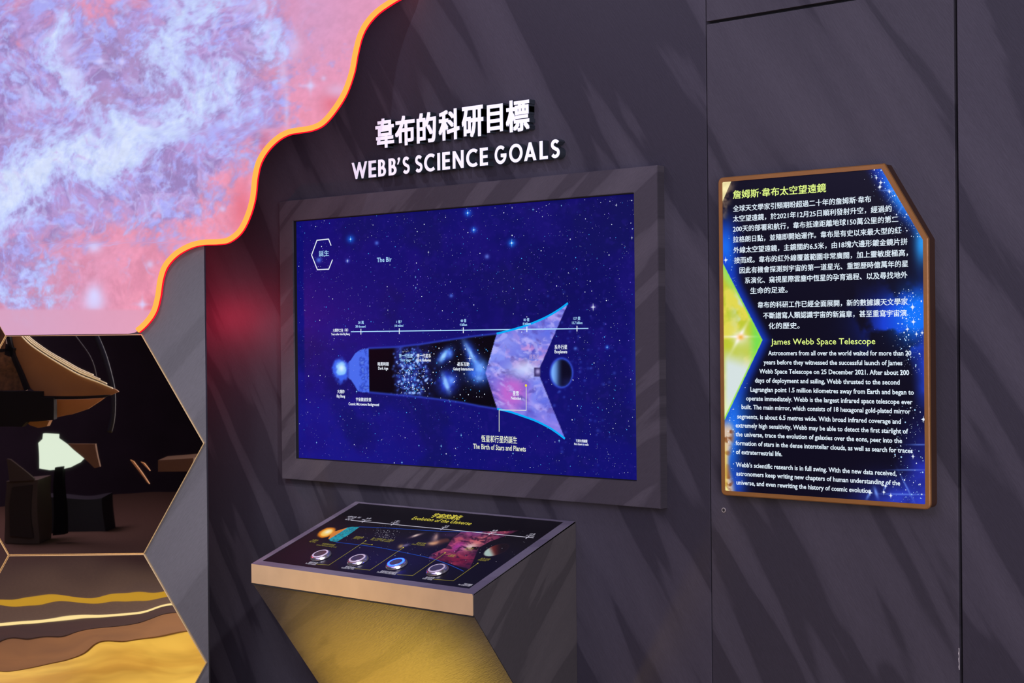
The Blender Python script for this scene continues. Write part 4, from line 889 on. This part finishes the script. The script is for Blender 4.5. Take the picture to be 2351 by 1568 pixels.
for pl_ in ([(500, 466), (588, 473), (843, 305)], [(770, 497), (871, 508), (1103, 353)], [(1060, 538), (1167, 546), (1392, 389)], [(1310, 570), (1448, 582), (1618, 461)], [(815, 323), (886, 332)]):
    strip('callout_line', TOP, [TQ(*p) for p in pl_], 0.0007, -0.0006, -0.0001, g_golddim, gp); flat('callout_dot', TOP, [disc(*TQ(*pl_[-1]), 0.0020, 10)], g_gold, gp, 0.0001)
rs = random.Random(3); pw = []
for i in range(260):
    X, Y = (rs.gauss(980, 45), rs.gauss(260, 26)) if i < 130 else (rs.uniform(700, 2000), rs.uniform(215, 470))
    a, b = TQ(X, Y)
    if gl+.01 < a < gr-.01 and gb+.02 < b < gt-.02: pw.append(disc(a, b, 0.0004+.0009*rs.random()**4, 5))
flat('stars', TOP, pw, g_print, gp, -0.0004, 'stuff')
def wt(t, XL_, YL_, XR_, em, g, bold=0.01):
    x, y = q3(XL_, YL_); a0, b = Tt(x, y); a1 = a0
    for _ in range(6):
        P = TOP.O+a1*TOP.ex+b*TOP.ey-CAM; yy = H/2-FPX*(P @ up)/(P @ fw); a1 = Tt(q3(XR_, 0)[0], yy)[0]
    write(TOP, t, a0, a1, b, em, g, gp, c=-0.0001, bold=bold)
wt('宇宙的演化', 1290, 141, 1485, 0.029, g_gold, 0.014); wt('Evolution of the Universe', 1157, 157, 1562, 0.025, g_gold, 0.0)
for (t, X0, Y0, X1, em, g) in [('大爆炸之後（年）', 712, 141, 800, .0125, g_print), ('Years after', 712, 151, 758, .010, g_print), ('the Big Bang', 697, 159, 752, .010, g_print), ('38 萬', 843, 153, 872, .0115, g_print), ('380 thousand', 812, 162, 875, .0105, g_print),
                               ('1 億？', 1040, 172, 1070, .0115, g_print), ('0.1 billion?', 1015, 181, 1068, .0105, g_print), ('40 億', 1385, 206, 1412, .0115, g_print), ('4 billion', 1365, 214, 1404, .0105, g_print), ('80 億', 1718, 237, 1748, .0115, g_print), ('8 billion', 1698, 246, 1742, .0105, g_print),
                               ('137 億', 1975, 262, 2008, .0115, g_print), ('13.7 billion', 1950, 271, 2005, .0105, g_print),
                               ('大爆炸', 465, 304, 505, .0125, g_golddim), ('Big Bang', 450, 312, 492, .0105, g_golddim), ('宇宙微波背景', 535, 330, 622, .0125, g_golddim), ('Cosmic Microwave Background', 497, 336, 635, .0105, g_golddim),
                               ('暗黑時期', 762, 283, 818, .0135, g_golddim), ('Dark Age', 752, 290, 795, .0105, g_golddim), ('第一代恆星 第一代星系', 880, 293, 1028, .0135, g_golddim), ('First Stars    First Galaxies', 872, 300, 1008, .0105, g_golddim),
                               ('星系互動', 1190, 325, 1250, .0135, g_golddim), ('Galaxy Interactions', 1157, 331, 1248, .0105, g_golddim), ('原恆星', 1530, 360, 1580, .0125, g_golddim), ('Protostars', 1520, 369, 1575, .0105, g_golddim), ('星雲', 1422, 409, 1454, .0125, g_golddim), ('Nebulae', 1405, 413, 1448, .0105, g_golddim),
                               ('系外行星', 1630, 434, 1694, .0135, g_golddim), ('Exoplanets', 1617, 440, 1672, .0105, g_golddim), ('關於宇宙', 445, 459, 500, .0125, g_print), ('The Early Universe', 420, 464, 492, .0105, g_print), ('星系的演化', 695, 489, 762, .0125, g_print),
                               ('Galaxies Over Time', 670, 494, 755, .0105, g_print), ('恆星和行星的誕生', 940, 520, 1052, .0125, g_print), ('The Birth of Stars and Planets', 915, 524, 1045, .0105, g_print), ('地外世界', 1250, 563, 1308, .0125, g_print), ('Other Worlds', 1230, 569, 1298, .0105, g_print),
                               ('不按比例繪圖', 1515, 608, 1572, .0105, g_print), ('Not drawn to scale', 1480, 611, 1560, .0100, g_print)]:
    wt(t, X0, Y0, X1, em*0.82, g, 0.0)
m_chrome = M('brushed_steel', (0.62, 0.60, 0.64), 0.22, 0.95); m_cap = M('steel_cap', (0.30, 0.28, 0.33), 0.30, 0.9); m_ringoff = M('frosted_ring', (0.55, 0.50, 0.58), 0.5, 0.2)
m_ringon = neonmat('blue_ring', (0.03, 0.75, 6.0)); m_ringon.node_tree.nodes['Principled BSDF'].inputs['Emission Color'].default_value = (0.10, 0.42, 40.0, 1)
for i, (x, y) in enumerate([(737.0, 1277.5), (822, 1288), (911.0, 1297.5), (1004.6, 1311)]):
    a, b = Tt(x, y); O = TOP.p(a, b, 0.0)
    bz_ = lathe('push_button', O, TOP.n, [(0.0285, 0.0), (0.0285, 0.0015), (0.0262, 0.0065), (0.0235, 0.0082), (0.0222, 0.0082)], m_chrome, ped, 40)
    lathe('light_ring', O, TOP.n, [(0.0218, 0.0083), (0.0216, 0.0092), (0.0172, 0.0092), (0.0170, 0.0083)], m_ringon if i == 2 else m_ringoff, bz_, 40)
    lathe('button_cap', O, TOP.n, [(0.0168, 0.0084), (0.0166, 0.0094), (0.0150, 0.0090), (0.004, 0.0086)], m_cap, bz_, 32)
    if i == 2: bz_['label'] = 'push button with glowing blue ring'
# small knot hole in the underside
un = Plane((0, yf+0.004, zl), (1, 0, 0), (0, yu1-yf, zu1-zl)); a, b = un.at(689, 1496)
o = mesh('screw_hole', [un.p(a+0.004*math.cos(t)*(0.8), b+0.006*math.sin(t), -0.0006) for t in np.linspace(0, 2*math.pi, 10)[:-1]], [tuple(range(9))], m_gap, ped)

# ================================================================== FLOOR BANDS AND REFLECTED ROOM
def room(x, y, dv):
    """point seen in the mirror at photo position x,y with total light path dv -> its real place in the room"""
    s = (x-W/2)/FPX*dv; z = CAM[2]-((y-H/2)/FPX-PITCH*-1*0+0.0)*dv-0.0102*s*0
    return np.array([CAM[0], CAM[1], 0])+FH*(2*D0-dv)+RV*s+np.array([0, 0, z])
def fpt(x, y, z=0.0):
    dv = (CAM[2]-z)/((y-H/2)/FPX); p = room(x, y, dv); return (p[0], p[1])
GR = Plane((0, 0, 0), (1, 0, 0), (0, 1, 0))
def band(name, top, bot, z1, mat, z0=0.0, **k):
    """floor band between two slanting lines, continued beyond both sides of the mirror"""
    e0 = lambda y0, y1, x: y0+(y1-y0)*x/430.0
    xs = [-260, 0, 200, 430, 640]
    pts = [fpt(x, e0(*top, x), z1) for x in xs]+[fpt(x, e0(*bot, x), z1) for x in xs[::-1]]
    o = prism(name, GR, pts, z0, z1, mat); tag(o, **k); return o
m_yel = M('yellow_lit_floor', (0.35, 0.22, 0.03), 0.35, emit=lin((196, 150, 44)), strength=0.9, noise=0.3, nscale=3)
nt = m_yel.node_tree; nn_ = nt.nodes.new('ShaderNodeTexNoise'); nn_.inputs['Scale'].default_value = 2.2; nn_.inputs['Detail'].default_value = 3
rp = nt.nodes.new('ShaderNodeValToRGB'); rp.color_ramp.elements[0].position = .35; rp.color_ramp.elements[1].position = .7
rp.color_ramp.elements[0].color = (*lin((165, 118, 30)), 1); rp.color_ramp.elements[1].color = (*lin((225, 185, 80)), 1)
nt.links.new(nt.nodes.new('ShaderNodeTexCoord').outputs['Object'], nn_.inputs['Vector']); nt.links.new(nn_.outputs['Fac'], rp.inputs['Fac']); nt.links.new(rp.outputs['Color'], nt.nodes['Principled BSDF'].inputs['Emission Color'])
# big yellow-lit floor area in front of the mirrors, its light put in as emission
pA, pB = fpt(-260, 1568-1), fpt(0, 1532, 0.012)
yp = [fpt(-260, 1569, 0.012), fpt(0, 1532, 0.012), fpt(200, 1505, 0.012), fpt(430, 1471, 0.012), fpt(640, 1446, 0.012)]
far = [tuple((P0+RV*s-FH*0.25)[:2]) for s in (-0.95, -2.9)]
tag(prism('glowing_lit_floor', GR, yp+far, 0.0, 0.012, m_yel), 'yellow-lit floor, its light put in as glow, seen only as the bright lowest band in the wavy mirror tile', 'floor light')
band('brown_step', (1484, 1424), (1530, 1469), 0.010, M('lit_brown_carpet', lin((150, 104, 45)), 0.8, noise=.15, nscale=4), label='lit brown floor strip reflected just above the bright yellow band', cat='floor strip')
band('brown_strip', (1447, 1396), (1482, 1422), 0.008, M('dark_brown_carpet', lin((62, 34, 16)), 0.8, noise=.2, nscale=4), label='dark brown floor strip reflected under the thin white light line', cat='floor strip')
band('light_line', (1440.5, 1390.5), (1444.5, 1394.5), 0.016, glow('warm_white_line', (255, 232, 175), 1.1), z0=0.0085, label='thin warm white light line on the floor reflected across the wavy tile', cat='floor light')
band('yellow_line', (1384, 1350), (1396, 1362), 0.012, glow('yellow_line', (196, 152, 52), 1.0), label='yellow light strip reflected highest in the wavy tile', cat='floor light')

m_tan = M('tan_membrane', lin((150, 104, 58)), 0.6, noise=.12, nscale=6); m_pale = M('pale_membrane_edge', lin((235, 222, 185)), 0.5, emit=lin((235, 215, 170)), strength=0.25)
m_fuzz = M('brown_foil', lin((112, 78, 46)), 0.7, noise=.5, nscale=45); m_ring = M('blue_black_ring', (0.010, 0.012, 0.022), 0.6, spec=0.2)
def rplane(dv):
    """upright plane in the room, facing the mirrors, dv of light path away from the lens"""
    return Plane(np.array([CAM[0], CAM[1], 0])+FH*(2*D0-dv), -RV, (0, 0, 1))
def rp_(dv, pts): return [(-(x-W/2)/FPX*dv, CAM[2]-(y-H/2-16.6)/FPX*dv-0.0) for x, y in pts]
def rprism(name, dv, pts, th, mat, parent): return prism(name, rplane(dv), rp_(dv, pts), -th, 0.0, mat, parent)
def fplace(x, dv): p = room(x, 784, dv); return (p[0], p[1], 0)
tel = empty('telescope_model', fplace(80, 7.2), label='hanging telescope model with tan layered sunshield, reflected in the upper mirror tile', cat='model')
ue = [tuple(p) for p in smooth_curve([(-120, 650), (-60, 690), (20, 752), (45, 790), (75, 820), (130, 858), (190, 892), (266, 918)], 5)]
rprism('membrane', 7.2, ue+[(272, 923), (250, 931), (92, 930), (62, 905), (40, 850), (22, 800), (12, 770), (-120, 700)], 0.02, m_tan, tel)
for k, (o1, w_) in enumerate([(-1, 2.4), (-7, 2.6), (-10.5, 2.0), (-14, 2.4)]):
    p1 = [(x+1+k*1.2, y+o1*(1-0.25*max(0, x-150)/120)) for x, y in ue[:-1-k]]; p2 = [(x, y+w_) for x, y in p1]
    rprism('shield_layer', 7.18-0.012*k, p1+p2[::-1], 0.01, m_pale, tel)
rprism('foil_panel', 7.22, [(-120, 760), (10, 775), (20, 830), (62, 918), (-120, 918)], 0.03, m_fuzz, tel)
for pts in ([(8, 770), (16, 770), (34, 838), (68, 915), (58, 918), (26, 842)], [(-60, 826), (30, 820), (32, 827), (-60, 834)], [(84, 930), (250, 930), (232, 936), (84, 937)], [(14, 810), (34, 822), (28, 842), (12, 836)]):
    rprism('strut', 7.14, pts, 0.03, m_black, tel)
rprism('instrument_box', 7.12, [(-120, 918), (90, 920), (90, 932), (118, 934), (120, 985), (60, 990), (48, 1003), (-120, 1003)], 0.05, m_black, tel)
rprism('lower_membrane', 7.3, [(116, 938), (236, 936), (200, 960), (160, 974), (118, 982)], 0.02, m_tan, tel)
rprism('lower_bowl', 7.2, [(55, 985), (110, 987), (104, 1000), (84, 1004), (66, 998)], 0.05, m_tan, tel)
rg = [room(x, y-16.6*0, 7.6) for x, y in [tuple(p) for p in smooth_curve([(195, 740), (222, 780), (246, 840), (257, 900), (258, 960), (250, 1000)], 5)]]
tube('hoop', rg, 0.014, m_ring, tel, 10)
rg = [room(x, y, 7.7) for x, y in [tuple(p) for p in smooth_curve([(150, 750), (175, 780), (202, 820), (214, 850), (219, 885)], 5)]]
tube('thin_hoop', rg, 0.003, M('grey_tube', (0.05, 0.05, 0.055), .6), tel, 8)
hp = room(150, 700, 7.4); tube('ceiling_hanger', [(hp[0], hp[1], 1.7), (hp[0], hp[1], ZC)], 0.012, m_black, tel)
lamp = empty('fan_shaped_lamp', fplace(130, 12.0), label='bright white fan-shaped lit display on a black post, reflected in the upper mirror tile', cat='lamp')
rprism('lit_shade', 12.0, [(94, 1017), (127, 1018), (126, 1028), (150, 1045), (191, 1080), (180, 1092), (160, 1101), (138, 1104), (110, 1103), (86, 1096), (82, 1040), (92, 1030)], 0.06, glow('lamp_white', (230, 252, 250), 1.0), lamp)
rprism('post', 11.95, [(121, 1098), (141, 1098), (145, 1250), (118, 1250)], 0.08, m_black, lamp)
m_cab = M('grey_cabinet_paint', lin((98, 88, 74)), .6, noise=.1, nscale=5)
cab = empty('grey_cabinet', fplace(45, 12.0), label='grey panelled cabinet standing behind the visitor, reflected at left in the upper mirror tile', cat='cabinet')
rprism('cabinet_body', 12.0, [(8, 1124), (84, 1124), (84, 1269), (8, 1269)], 0.35, m_cab, cab)
rprism('door_panel', 11.98, [(20, 1137), (70, 1137), (70, 1255), (20, 1255)], 0.02, M('cabinet_door_grey', lin((60, 54, 46)), .6), cab)
rprism('brochure_stand', 11.97, [(14, 1076), (20, 1076), (74, 1120), (74, 1124), (14, 1124)], 0.03, m_cab, cab)
mc = M('brown_cardboard', lin((105, 72, 40)), .7, noise=.2, nscale=8)
s_ = rprism('angled_board', 9.4, [(150, 1040), (218, 1044), (226, 1098), (214, 1102), (160, 1050)], 0.03, mc, None); tag(s_, 'dim brown slanted board reflected right of the white lamp', 'board')
s_ = rprism('low_bench', 9.8, [(360, 1078), (440, 1078), (440, 1108), (360, 1108)], 0.3, M('bench_brown', lin((88, 58, 30)), .7), None); tag(s_, 'dim brown bench top reflected near the right point of the upper mirror tile', 'bench')
for dx_, dy_, ln in ((296, 1080, 56), (318, 1083, 22)):
    s_ = rprism('tan_rod', 9.3, [(dx_, dy_), (dx_+7, dy_+3), (dx_+7+ln*.62, dy_+ln), (dx_+2+ln*.62, dy_+ln-4)], 0.02, M('tan_paint', lin((190, 135, 80)), .5), None)
    tag(s_, 'longer pale tan rod reflected in the dark part of the upper mirror tile' if ln > 30 else 'shorter pale tan rod reflected beside the longer rod', 'rod')
s_ = rprism('blue_grey_plinth', 12.7, [(90, 1166), (232, 1166), (246, 1280), (96, 1280)], 0.3, M('blue_grey', lin((44, 48, 52)), .7), None); tag(s_, 'dark blue grey plinth reflected behind the black lamp post', 'plinth')
# uplight fixture on the floor
up_ = lathe('floor_uplight_fixture', (0.38, -0.54, 0.0), (0, 0, 1), [(0.06, 0.0), (0.06, 0.03), (0.045, 0.055), (0.04, 0.05)], m_black, None, 24); tag(up_, 'small round black floor uplight aimed at the pedestal, below the frame', 'lamp')
